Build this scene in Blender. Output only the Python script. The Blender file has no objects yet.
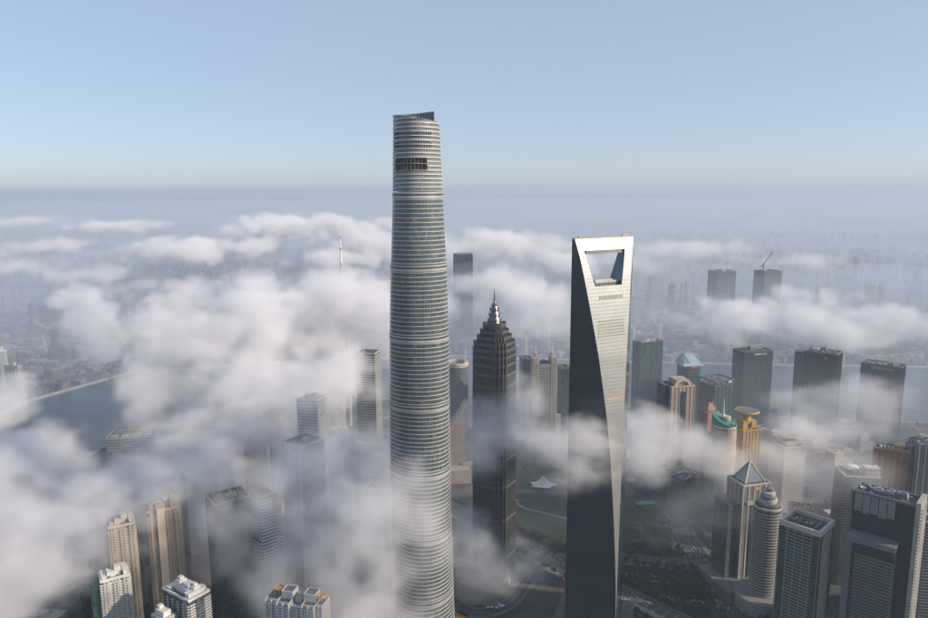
import bpy, bmesh, math, random
from mathutils import Vector, Matrix
import numpy as np
R = math.radians
random.seed(7)
sc = bpy.context.scene
C = sc.collection

# ------------------------------------------------------------------ camera
FPX, W0, H0 = 711.0, 928.0, 618.0
HC = 549.0
cam_d = bpy.data.cameras.new('camera'); cam = bpy.data.objects.new('camera', cam_d); C.objects.link(cam)
cam_d.sensor_width = 36.0; cam_d.lens = 36.0 * FPX / W0
cam_d.clip_start = 1.0; cam_d.clip_end = 300000.0
CM = Matrix.Rotation(math.pi / 2 - 0.1663, 3, 'X') @ Matrix.Rotation(-0.006, 3, 'Z')
cam.matrix_world = Matrix.Translation((0, 0, HC)) @ CM.to_4x4()
sc.camera = cam
# ------------------------------------------------------------------ sky, sun, exposure
SUN_AZ, SUN_EL = R(-14), R(24)          # azimuth from +X (right), negative = towards the camera side
world = bpy.data.worlds.new('World'); sc.world = world; world.use_nodes = True
wn = world.node_tree; wn.nodes.clear()
sky = wn.nodes.new('ShaderNodeTexSky'); sky.sky_type = 'NISHITA'; sky.sun_disc = False
sky.sun_elevation = SUN_EL; sky.sun_rotation = math.pi / 2 - SUN_AZ
sky.altitude = 500; sky.air_density = 1.0; sky.dust_density = 0.5; sky.ozone_density = 4.0
bg = wn.nodes.new('ShaderNodeBackground'); bg.inputs['Strength'].default_value = 0.10
wo = wn.nodes.new('ShaderNodeOutputWorld')
veil = wn.nodes.new('ShaderNodeMixRGB'); veil.inputs[0].default_value = 0.6; veil.inputs[2].default_value = (3.15, 3.65, 4.65, 1)   # even high veil
wn.links.new(sky.outputs[0], veil.inputs[1]); wn.links.new(veil.outputs[0], bg.inputs[0]); wn.links.new(bg.outputs[0], wo.inputs[0])
sun_d = bpy.data.lights.new('sun', 'SUN'); sun_d.energy = 4.2; sun_d.angle = R(0.6); sun_d.color = (1.0, 0.85, 0.67)
sun = bpy.data.objects.new('sun', sun_d); C.objects.link(sun)
sd = Vector((math.cos(SUN_EL) * math.cos(SUN_AZ), math.cos(SUN_EL) * math.sin(SUN_AZ), math.sin(SUN_EL)))
sun.rotation_euler = sd.to_track_quat('Z', 'Y').to_euler()
vs = sc.view_settings
vs.view_transform = 'Standard'; vs.look = 'None'; vs.exposure = 0.65; vs.gamma = 1.0; vs.use_curve_mapping = False
cy = sc.cycles
cy.use_denoising = True; cy.use_adaptive_sampling = True; cy.adaptive_threshold = 0.02
cy.max_bounces = 9; cy.diffuse_bounces = 2; cy.glossy_bounces = 2; cy.transmission_bounces = 2
cy.volume_bounces = 5; cy.transparent_max_bounces = 96; cy.volume_step_rate = 4.0; cy.volume_max_steps = 512
cy.sample_clamp_indirect = 6.0

# ------------------------------------------------------------------ helpers: pixels to places
def ray(px, py):
    return CM @ Vector((px - W0 / 2, H0 / 2 - py, -FPX))
def at_h(px, py, h):                     # point of height h seen at a pixel
    v = ray(px, py); t = (h - HC) / v.z
    return Vector((v.x * t, v.y * t, h))
def at_d(px, py, d):                     # point d metres ahead seen at a pixel
    v = ray(px, py); t = d / v.y
    return Vector((v.x * t, d, HC + v.z * t))
def pxm(d, py=400):                      # pixels per metre
    v = ray(464, py); return FPX / d * (v.y / FPX)

# ------------------------------------------------------------------ helpers: materials
MATS = {}
def base_mat(name):
    m = bpy.data.materials.new(name); m.use_nodes = True
    n = m.node_tree.nodes; l = m.node_tree.links
    b = n['Principled BSDF']
    return m, n, l, b
def mat(name, col, rough=0.6, metal=0.0, var=0.15, scale=0.05, spec=0.5):
    if name in MATS: return MATS[name]
    m, n, l, b = base_mat(name)
    b.inputs['Roughness'].default_value = rough; b.inputs['Metallic'].default_value = metal
    b.inputs['Specular IOR Level'].default_value = spec
    tc = n.new('ShaderNodeTexCoord'); nz = n.new('ShaderNodeTexNoise')
    nz.inputs['Scale'].default_value = scale; nz.inputs['Detail'].default_value = 5
    l.new(tc.outputs['Object'], nz.inputs['Vector'])
    rp = n.new('ShaderNodeValToRGB')
    lo = [c * (1 - var) for c in col[:3]] + [1]; hi = [min(1, c * (1 + var)) for c in col[:3]] + [1]
    rp.color_ramp.elements[0].position = 0.3; rp.color_ramp.elements[1].position = 0.7
    rp.color_ramp.elements[0].color = lo; rp.color_ramp.elements[1].color = hi
    l.new(nz.outputs['Fac'], rp.inputs[0]); l.new(rp.outputs[0], b.inputs['Base Color'])
    MATS[name] = m; return m
def math_node(n, l, op, a, b=None, c=None):
    x = n.new('ShaderNodeMath'); x.operation = op
    for i, v in enumerate((a, b, c)):
        if v is None: continue
        if isinstance(v, (int, float)): x.inputs[i].default_value = v
        else: l.new(v, x.inputs[i])
    return x.outputs[0]
def facade(name, wall, glass, bay=3.2, floor=3.6, wx=0.62, wz=0.55, rough=0.18, wall_rough=0.7, lit=0.0, polar=False, pv=(0.45, 1.8), blinds=0.1, metal=0.0):
    """wall with window openings: cells of bay x floor metres, each pane a slightly different tone"""
    if name in MATS: return MATS[name]
    m, n, l, b = base_mat(name)
    tc = n.new('ShaderNodeTexCoord'); sp = n.new('ShaderNodeSeparateXYZ'); l.new(tc.outputs['Object'], sp.inputs[0])
    if polar:
        an = math_node(n, l, 'ARCTAN2', sp.outputs[1], sp.outputs[0]); u = math_node(n, l, 'MULTIPLY', an, 20.0 / bay)
    else:
        u = math_node(n, l, 'DIVIDE', math_node(n, l, 'ADD', math_node(n, l, 'ADD', sp.outputs[0], sp.outputs[1]), 0.37), bay)
    z = math_node(n, l, 'DIVIDE', math_node(n, l, 'ADD', sp.outputs[2], 0.41), floor)
    fu = math_node(n, l, 'FRACT', u); fz = math_node(n, l, 'FRACT', z)
    a = math_node(n, l, 'LESS_THAN', fu, wx); c = math_node(n, l, 'LESS_THAN', fz, wz)
    mask = math_node(n, l, 'MULTIPLY', a, c)
    geo = n.new('ShaderNodeNewGeometry'); sn = n.new('ShaderNodeSeparateXYZ'); l.new(geo.outputs['Normal'], sn.inputs[0])
    side = math_node(n, l, 'LESS_THAN', math_node(n, l, 'ABSOLUTE', sn.outputs[2]), 0.6)
    mask = math_node(n, l, 'MULTIPLY', mask, side)
    cu = n.new('ShaderNodeCombineXYZ'); l.new(math_node(n, l, 'FLOOR', u), cu.inputs[0]); l.new(math_node(n, l, 'FLOOR', z), cu.inputs[1])
    wn_ = n.new('ShaderNodeTexWhiteNoise'); l.new(cu.outputs[0], wn_.inputs['Vector'])
    g0 = n.new('ShaderNodeMixRGB'); l.new(wn_.outputs['Value'], g0.inputs[0])
    g0.inputs[1].default_value = [c_ * pv[0] for c_ in glass] + [1]; g0.inputs[2].default_value = [min(1, c_ * pv[1] + lit) for c_ in glass] + [1]
    if blinds:
        bl = n.new('ShaderNodeMixRGB'); l.new(math_node(n, l, 'GREATER_THAN', wn_.outputs['Value'], 1.0 - blinds), bl.inputs[0])
        l.new(g0.outputs[0], bl.inputs[1]); bl.inputs[2].default_value = [0.55 * w_ + 0.45 * g_ + 0.02 for w_, g_ in zip(wall, glass)] + [1]; g0 = bl
    b.inputs['Metallic'].default_value = metal
    nz = n.new('ShaderNodeTexNoise'); nz.inputs['Scale'].default_value = 0.06; nz.inputs['Detail'].default_value = 4
    l.new(tc.outputs['Object'], nz.inputs['Vector'])
    w0 = n.new('ShaderNodeMixRGB'); l.new(nz.outputs['Fac'], w0.inputs[0])
    w0.inputs[1].default_value = [c_ * 0.75 for c_ in wall] + [1]; w0.inputs[2].default_value = [min(1, c_ * 1.2) for c_ in wall] + [1]
    mx = n.new('ShaderNodeMixRGB'); l.new(mask, mx.inputs[0]); l.new(w0.outputs[0], mx.inputs[1]); l.new(g0.outputs[0], mx.inputs[2])
    l.new(mx.outputs[0], b.inputs['Base Color'])
    ro = n.new('ShaderNodeMapRange'); l.new(mask, ro.inputs[0]); ro.inputs[3].default_value = wall_rough; ro.inputs[4].default_value = rough
    l.new(ro.outputs[0], b.inputs['Roughness'])
    MATS[name] = m; return m

# ------------------------------------------------------------------ helpers: meshes
class MB:
    def __init__(s): s.v = []; s.f = []
    def prism(s, poly, z0, z1, poly_top=None, cap=True):
        n = len(poly); o = len(s.v); pt = poly_top or poly
        s.v += [(p[0], p[1], z0) for p in poly] + [(p[0], p[1], z1) for p in pt]
        for i in range(n):
            j = (i + 1) % n; s.f.append((o + i, o + j, o + n + j, o + n + i))
        if cap: s.f.append(tuple(o + n + i for i in range(n))); s.f.append(tuple(o + n - 1 - i for i in range(n)))
        return s
    def box(s, cx, cy_, z0, sx, sy, sz, rot=0.0):
        c_, s_ = math.cos(rot), math.sin(rot); P = []
        for dx, dy in ((-1, -1), (1, -1), (1, 1), (-1, 1)):
            x, y = dx * sx / 2, dy * sy / 2; P.append((cx + x * c_ - y * s_, cy_ + x * s_ + y * c_))
        return s.prism(P, z0, z0 + sz)
    def ring(s, outer, inner, z0, z1):       # closed band between two outlines
        n = len(outer); o = len(s.v)
        s.v += [(p[0], p[1], z0) for p in outer] + [(p[0], p[1], z1) for p in outer] + [(p[0], p[1], z1) for p in inner] + [(p[0], p[1], z0) for p in inner]
        for i in range(n):
            j = (i + 1) % n
            for a in range(4):
                b = (a + 1) % 4
                s.f.append((o + a * n + i, o + a * n + j, o + b * n + j, o + b * n + i))
        return s
    def lathe(s, prof, n=24, cx=0, cy_=0):
        o = len(s.v)
        for r, z in prof:
            for k in range(n):
                a = 2 * math.pi * k / n; s.v.append((cx + r * math.cos(a), cy_ + r * math.sin(a), z))
        for q in range(len(prof) - 1):
            for k in range(n):
                j = (k + 1) % n; s.f.append((o + q * n + k, o + q * n + j, o + (q + 1) * n + j, o + (q + 1) * n + k))
        s.f.append(tuple(o + n - 1 - k for k in range(n))); s.f.append(tuple(o + (len(prof) - 1) * n + k for k in range(n)))
        return s
    def bar(s, a, b, r):
        a = Vector(a); b = Vector(b); d = (b - a).normalized()
        u = d.orthogonal().normalized() * r; w = d.cross(u); o = len(s.v)
        for p in (a, b):
            for q in (u, w, -u, -w): s.v.append(tuple(p + q))
        for i in range(4):
            j = (i + 1) % 4; s.f.append((o + i, o + j, o + 4 + j, o + 4 + i))
        s.f.append((o + 3, o + 2, o + 1, o)); s.f.append((o + 4, o + 5, o + 6, o + 7))
        return s
    def build(s, name, m, parent=None, kind=None, smooth=False):
        me = bpy.data.meshes.new(name); me.from_pydata(s.v, [], s.f)
        bm = bmesh.new(); bm.from_mesh(me); bmesh.ops.recalc_face_normals(bm, faces=bm.faces[:]); bm.to_mesh(me); bm.free()
        if smooth: me.shade_smooth()
        me.materials.append(m)
        o = bpy.data.objects.new(name, me); C.objects.link(o)
        if parent: o.parent = parent
        if kind: o['kind'] = kind
        return o
def rect(w, d): return [(-w / 2, -d / 2), (w / 2, -d / 2), (w / 2, d / 2), (-w / 2, d / 2)]
def cham(w, d, c): return [(-w/2+c, -d/2), (w/2-c, -d/2), (w/2, -d/2+c), (w/2, d/2-c), (w/2-c, d/2), (-w/2+c, d/2), (-w/2, d/2-c), (-w/2, -d/2+c)]
def ellip(a, b, n=32, ph=0): return [(a * math.cos(2*math.pi*k/n+ph), b * math.sin(2*math.pi*k/n+ph)) for k in range(n)]
def grow(poly, g):                        # offset an outline around the origin outwards by about g
    out = []; n = len(poly)
    for i in range(n):
        a, b, c = Vector(poly[i - 1]), Vector(poly[i]), Vector(poly[(i + 1) % n])
        e1 = (b - a).normalized(); e2 = (c - b).normalized()
        n1 = Vector((e1.y, -e1.x)); n2 = Vector((e2.y, -e2.x)); m = (n1 + n2)
        m = m / max(0.3, m.dot(n1)) if m.length > 1e-6 else n1
        out.append((b.x + m.x * g, b.y + m.y * g))
    return out
def thing(name, label, cat, loc=(0, 0, 0), rot=0.0, group=None):
    o = bpy.data.objects.new(name, None); C.objects.link(o); o.empty_display_size = 5
    o.location = loc; o.rotation_euler = (0, 0, rot); o['label'] = label; o['category'] = cat
    if group: o['group'] = group
    return o
def tag(o, label=None, cat=None, group=None, kind=None):
    for k, v in (('label', label), ('category', cat), ('group', group), ('kind', kind)):
        if v: o[k] = v
    return o
def dup(root, loc, rot=0, scale=(1, 1, 1), label=None, group=None):
    r = root.copy(); C.objects.link(r); r.location = loc; r.rotation_euler = (0, 0, rot); r.scale = scale
    if label: r['label'] = label
    if group: r['group'] = group
    for ch in root.children:
        c_ = ch.copy(); C.objects.link(c_); c_.parent = r
        for g in ch.children:
            d_ = g.copy(); C.objects.link(d_); d_.parent = c_
    return r


# ------------------------------------------------------------------ the setting: ground, river, banks
def ground_pt(px, py, z=0.0): return at_h(px, py, z)
def strip_sheet(name, poly, z, m, kind='structure', label=None):
    me = bpy.data.meshes.new(name); me.from_pydata([(p[0], p[1], z) for p in poly], [], [tuple(range(len(poly)))])
    bm = bmesh.new(); bm.from_mesh(me); bmesh.ops.triangulate(bm, faces=bm.faces[:]); bmesh.ops.recalc_face_normals(bm, faces=bm.faces[:])
    for f in bm.faces:
        if f.normal.z < 0: f.normal_flip()
    bm.to_mesh(me); bm.free(); me.materials.append(m)
    o = bpy.data.objects.new(name, me); C.objects.link(o); o['kind'] = kind
    return o
def city_ground():
    m, n, l, b = base_mat('city_ground')
    tc = n.new('ShaderNodeTexCoord')
    v = n.new('ShaderNodeTexVoronoi'); v.inputs['Scale'].default_value = 1 / 45.0; l.new(tc.outputs['Object'], v.inputs['Vector'])
    nz = n.new('ShaderNodeTexNoise'); nz.inputs['Scale'].default_value = 1 / 160.0; nz.inputs['Detail'].default_value = 8; l.new(tc.outputs['Object'], nz.inputs['Vector'])
    r = n.new('ShaderNodeValToRGB'); e = r.color_ramp.elements
    e[0].position = 0.36; e[0].color = (0.030, 0.042, 0.025, 1); e[1].position = 0.6; e[1].color = (0.085, 0.083, 0.078, 1)
    e2 = r.color_ramp.elements.new(0.47); e2.color = (0.055, 0.056, 0.055, 1)
    l.new(nz.outputs['Fac'], r.inputs[0])
    sp = n.new('ShaderNodeSeparateColor'); l.new(v.outputs['Color'], sp.inputs[0])
    mr = n.new('ShaderNodeMapRange'); l.new(sp.outputs[0], mr.inputs[0]); mr.inputs[3].default_value = 0.55; mr.inputs[4].default_value = 1.35
    mx = n.new('ShaderNodeMixRGB'); mx.blend_type = 'MULTIPLY'; mx.inputs[0].default_value = 1.0
    l.new(r.outputs[0], mx.inputs[1]); l.new(mr.outputs[0], mx.inputs[2]); l.new(mx.outputs[0], b.inputs['Base Color'])
    b.inputs['Roughness'].default_value = 0.9
    return m
strip_sheet('ground', [(-60000, -3000), (60000, -3000), (60000, 75000), (-60000, 75000)], 0.0, city_ground())
def water_mat():
    m, n, l, b = base_mat('river_water')
    b.inputs['Base Color'].default_value = (0.045, 0.065, 0.075, 1); b.inputs['Roughness'].default_value = 0.22
    tc = n.new('ShaderNodeTexCoord'); nz = n.new('ShaderNodeTexNoise'); nz.inputs['Scale'].default_value = 0.08; nz.inputs['Detail'].default_value = 6
    l.new(tc.outputs['Object'], nz.inputs['Vector'])
    bu = n.new('ShaderNodeBump'); bu.inputs['Strength'].default_value = 0.35; bu.inputs['Distance'].default_value = 1.0
    l.new(nz.outputs['Fac'], bu.inputs['Height']); l.new(bu.outputs[0], b.inputs['Normal'])
    return m
FAR = [(-420, 620), (-120, 470), (30, 401), (130, 373), (300, 362), (450, 357), (640, 363), (780, 366), (928, 368), (1150, 374), (1700, 380)]
NEAR = [(-300, 720), (-60, 560), (60, 470), (118, 441), (200, 420), (300, 404), (450, 396), (560, 398), (640, 409), (720, 416), (800, 419), (928, 424), (1150, 436), (1700, 450)]
far_b = [ground_pt(*p) for p in FAR]; near_b = [ground_pt(*p) for p in NEAR]
strip_sheet('river', [(p.x, p.y) for p in near_b] + [(p.x, p.y) for p in reversed(far_b)], 0.06, water_mat())
def bank_y(b, x):
    return float(np.interp(x, [p.x for p in b], [p.y for p in b]))
M_CONC = mat('pale_concrete', (0.36, 0.35, 0.33), 0.85)
M_ASPH = mat('asphalt', (0.048, 0.05, 0.053), 0.9, var=0.25)
M_PAVE = mat('paving_stone', (0.11, 0.108, 0.105), 0.85, var=0.25)
M_MARK = mat('road_paint', (0.6, 0.6, 0.57), 0.7)
M_LAWN = mat('lawn_grass', (0.024, 0.04, 0.018), 0.95, var=0.35)
def wall_along(name, label, pts, w, h, m):
    b = MB()
    for a, c in zip(pts[:-1], pts[1:]):
        d = Vector((c.x - a.x, c.y - a.y)); L_ = d.length
        b.box((a.x + c.x) / 2, (a.y + c.y) / 2, 0, L_ + 1, w, h, math.atan2(d.y, d.x))
    o = b.build(name, m); tag(o, label, 'embankment'); return o
wall_along('embankment', 'pale concrete river wall along the far bank', far_b, 12, 5, mat('embankment_far', (0.42, 0.40, 0.37), 0.85))
wall_along('embankment', 'grey concrete quay edge on the near bank with the towers', near_b, 9, 3, mat('embankment_near', (0.26, 0.26, 0.25), 0.85))

def offset_line(pts, w):
    L_, R_ = [], []
    for i, p in enumerate(pts):
        a = pts[max(0, i - 1)]; c = pts[min(len(pts) - 1, i + 1)]
        d = Vector((c[0] - a[0], c[1] - a[1])).normalized(); n = Vector((-d.y, d.x))
        L_.append((p[0] + n.x * w, p[1] + n.y * w)); R_.append((p[0] - n.x * w, p[1] - n.y * w))
    return L_, R_
def smooth(pts, k=8):
    out = []
    P = [pts[0]] + list(pts) + [pts[-1]]
    for i in range(1, len(P) - 2):
        for t in range(k):
            t /= k; a, b, c, d = (Vector(q[:2]) for q in P[i - 1:i + 3])
            out.append(tuple(0.5 * ((2 * b) + (c - a) * t + (2 * a - 5 * b + 4 * c - d) * t * t + (3 * b - a - 3 * c + d) * t ** 3)))
    out.append(tuple(pts[-1][:2])); return out
ROADS = []
def road(pix, width, lanes=4, z=0.10):
    pts = smooth([ground_pt(*p) for p in pix]); ROADS.append((pts, width))
    L_, R_ = offset_line(pts, width / 2)
    strip_sheet('road', L_ + R_[::-1], z, M_ASPH)
    for s in (1, -1):
        a, b = offset_line(pts, width / 2 + 0.1)[0 if s > 0 else 1], offset_line(pts, width / 2 + 5)[0 if s > 0 else 1]
        mb = MB()
        for i in range(len(a) - 1):
            q = [a[i], a[i + 1], b[i + 1], b[i]]
            mb.prism(q, 0.0, z + 0.14)
        mb.build('pavement', M_PAVE, kind='structure')
    mb = MB()
    for k in range(1, lanes):
        off = -width / 2 + width * k / lanes; acc = 0.0
        for i in range(len(pts) - 1):
            a = Vector(pts[i]); c = Vector(pts[i + 1]); d = c - a; Ln = d.length; d.normalize(); n = Vector((-d.y, d.x)); t = 0.0
            while t + 4 < Ln:
                p = a + d * (t + 2) + n * off; mb.box(p.x, p.y, z + 0.04, 4, 0.35, 0.03, math.atan2(d.y, d.x)); t += 10
    mb.build('lane_markings', M_MARK, kind='structure')
road([(380, 470), (440, 507), (514, 540), (562, 565), (620, 594), (690, 630), (780, 690)], 38, 8)
road([(640, 455), (662, 492), (686, 540), (712, 576), (736, 612), (770, 670)], 34, 6, 0.13)
road([(570, 556), (640, 560), (700, 566), (770, 560), (860, 540)], 22, 4, 0.16)
road([(440, 588), (470, 612), (505, 606), (524, 585), (540, 560)], 14, 2, 0.19)
road([(560, 470), (620, 476), (668, 486), (720, 500), (800, 480)], 18, 3, 0.22)
def patch(name, pix, z, m): return strip_sheet(name, [tuple(ground_pt(*p)[:2]) for p in pix], z, m)
patch('lawn', [(512, 488), (540, 478), (575, 486), (590, 520), (566, 548), (540, 536), (512, 524)], 0.07, M_LAWN)
patch('lawn', [(612, 512), (650, 505), (676, 545), (690, 556), (616, 554)], 0.075, M_LAWN)
patch('lawn', [(612, 568), (690, 572), (706, 600), (720, 630), (650, 604), (612, 588)], 0.08, M_LAWN)
def path(pix, w, m, z):
    pts = smooth([ground_pt(*p) for p in pix]); L_, R_ = offset_line(pts, w / 2)
    strip_sheet('path', L_ + R_[::-1], z, m)
M_PATH = mat('pale_path', (0.21, 0.20, 0.185), 0.85)
path([(513, 497), (522, 507), (540, 512), (575, 521)], 5, M_PATH, 0.25)
path([(513, 551), (535, 562), (562, 577), (580, 586)], 9, M_PATH, 0.27)
path([(611, 594), (640, 608), (668, 622)], 10, M_PATH, 0.28)
path([(451, 516), (470, 525)], 8, M_PATH, 0.27)
patch('plaza', [(440, 560), (520, 556), (530, 570), (505, 600), (470, 606), (440, 600)], 0.05, M_PAVE)

# ------------------------------------------------------------------ landmark: tall twisted tower
M_STG = facade('twisted_glass', (0.115, 0.13, 0.135), (0.055, 0.075, 0.085), bay=2.0, floor=4.6, wx=0.86, wz=1.1, rough=0.26, wall_rough=0.38, polar=True, pv=(0.7, 1.3), blinds=0.04, metal=0.0)
M_FIN = mat('champagne_metal', (0.54, 0.52, 0.475), 0.34, 0.2, 0.08)
M_DARKMETAL = mat('dark_recess', (0.035, 0.04, 0.045), 0.5)
M_STEEL = mat('grey_steel', (0.36, 0.36, 0.35), 0.45, 0.3)
def twisted_tower():
    top = at_d(415.5, 110, 780)
    root = thing('twisted_skyscraper', 'tallest twisting glass tower with ringed floors and a sliced open crown', 'skyscraper', (top.x, top.y, 0), 0)
    NS = 120
    zt = [0, 63, 190, 313, 390, 440, 467, 544, 616, 640]; wt = [74, 71.5, 69.5, 67, 65, 62.5, 60.5, 54, 49, 48]
    def rad(th, z):
        w = float(np.interp(z, zt, wt)); tw = R(120) * z / 632 + R(20)
        a = th - tw; r = w / 2 * (1 + 0.035 * math.cos(3 * a))
        g = (a + math.pi) % (2 * math.pi) - math.pi            # spiral notch
        if abs(g) < R(7): r -= 1.4 * (1 - abs(g) / R(7))
        return r
    TH = [2 * math.pi * k / NS for k in range(NS)]
    def outline(z, g=0.0): return [((rad(t, z) + g) * math.cos(t), (rad(t, z) + g) * math.sin(t)) for t in TH]
    zones = [0, 82, 159, 236, 313, 390, 467, 544]
    for a, b in zip(zones[:-1], zones[1:]):
        n = 16; mb = MB(); fin = MB(); zs = [a + (b - a) * i / n for i in range(n + 1)]
        o = 0
        for i, z in enumerate(zs):
            mb.v += [(x, y, z) for x, y in outline(z)]
            if i:
                for k in range(NS):
                    j = (k + 1) % NS; mb.f.append((o - NS + k, o - NS + j, o + j, o + k))
            o += NS
        w = mb.build('curtain_wall', M_STG, root, smooth=True)
        for i in range(1, n):
            z = zs[i]; fin.ring(outline(z, 0.45), outline(z, -0.3), z - 0.34, z + 0.34)
        fin.build('floor_fins', M_FIN, w, 'stuff')
        if b < 600:
            be = MB(); be.ring(outline(b, 0.6), outline(b, -0.5), b - 3.6, b - 1.05); be.ring(outline(b, 0.6), outline(b, -0.5), b + 1.05, b + 2.6)
            bo = be.build('mechanical_belt', M_STEEL, root)
            d = MB(); d.ring(outline(b, 0.35), outline(b, -0.5), b - 1.0, b + 1.0); d.build('louvre_band', M_DARKMETAL, bo)
    # crown
    def rim(t): return 633 - 16.5 * (((t - R(38)) % (2 * math.pi)) / (2 * math.pi)) ** 1.25
    n = 20; mb = MB(); fin = MB(); zs = [547.5 + i * 4.4 for i in range(20)]
    def open_(t, z): return R(215) < t % (2 * math.pi) < R(299) and 570 < z < 583
    for k in range(NS):
        t0, t1 = TH[k], TH[k] + 2 * math.pi / NS
        zz = [z for z in zs if z < min(rim(t0), rim(t1 - 1e-4)) - 1]; 
        for i in range(len(zz)):
            za = zz[i]; last = i == len(zz) - 1
            zb0, zb1 = (rim(t0), rim(t1 - 1e-4)) if last else (zz[i + 1],) * 2
            if open_((t0 + t1) / 2, (za + zb0) / 2): continue
            o = len(mb.v)
            for t, z in ((t0, za), (t1, za), (t1, zb1), (t0, zb0)):
                r = rad(t, min(z, 632)); mb.v.append((r * math.cos(t), r * math.sin(t), z))
            for t, z in ((t0, za), (t1, za), (t1, zb1), (t0, zb0)):
                r = rad(t, min(z, 632)) - 0.8; mb.v.append((r * math.cos(t), r * math.sin(t), z))
            mb.f += [(o, o+1, o+2, o+3), (o+7, o+6, o+5, o+4), (o+3, o+2, o+6, o+7), (o+1, o, o+4, o+5)]
            # ledge
            if i:
                o = len(fin.v)
                for t in (t0, t1):
                    for g, dz in ((0.7, -0.45), (0.7, 0.45), (0.02, 0.45), (0.02, -0.45)):
                        r = rad(t, za) + g; fin.v.append((r * math.cos(t), r * math.sin(t), za + dz))
                for q in range(4):
                    p = (q + 1) % 4; fin.f.append((o + q, o + p, o + 4 + p, o + 4 + q))
    cr = mb.build('crown', facade('crown_glass', (0.17, 0.185, 0.19), (0.05, 0.065, 0.075), bay=2.4, floor=4.4, wx=0.7, wz=0.6, rough=0.15, polar=True), root)
    fin.build('floor_fins', M_FIN, cr, 'stuff')
    # terrace opening: back wall, slabs, posts
    b = MB(); b.prism(outline(560, -5.5), 547, 604); b.build('crown_core', M_DARKMETAL, root)
    b = MB()
    for z in (569.5, 576.2, 582.8): b.ring(outline(z, 0.2), outline(z, -6), z - 0.4, z + 0.4)
    for k in range(72, 101, 3):
        t = TH[k]; r = rad(t, 576) - 0.6; b.bar((r * math.cos(t), r * math.sin(t), 569), (r * math.cos(t), r * math.sin(t), 584), 0.35)
    b.build('terrace_frame', mat('terrace_steel', (0.22, 0.18, 0.14), 0.6), root)
    b = MB()
    for k in range(70, 106, 2):
        t = TH[k]
        for za, zb in ((590.5, 598.5), (602.5, 609)):
            r = rad(t, za) + 0.3; b.bar((r * math.cos(t), r * math.sin(t), za), (r * math.cos(t), r * math.sin(t), zb), 0.45)
    b.build('crown_mullions', M_DARKMETAL, cr, 'stuff')
    b = MB()
    for k in range(0, NS, 4):                                   # crown steel behind the rim
        t = TH[k]; r = rad(t, 612) - 2.2; z1 = rim(t) - 1.5
        b.bar((r * math.cos(t), r * math.sin(t), 600), (r * math.cos(t), r * math.sin(t), z1), 0.4)
    b.build('crown_trusses', mat('truss_steel', (0.25, 0.2, 0.16), 0.6), cr, 'stuff')
    b = MB(); b.prism(outline(596, -5), 604.1, 606); b.box(4, 2, 606, 12, 9, 7, 0.3); b.box(-9, 3, 606, 8, 8, 5, 0.1)
    b.build('roof_plant', M_STEEL, root)
    b = MB(); b.ring(outline(8, 16), outline(8, -0.6), 0.1, 14); b.build('podium', M_CONC, root)
twisted_tower()

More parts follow.
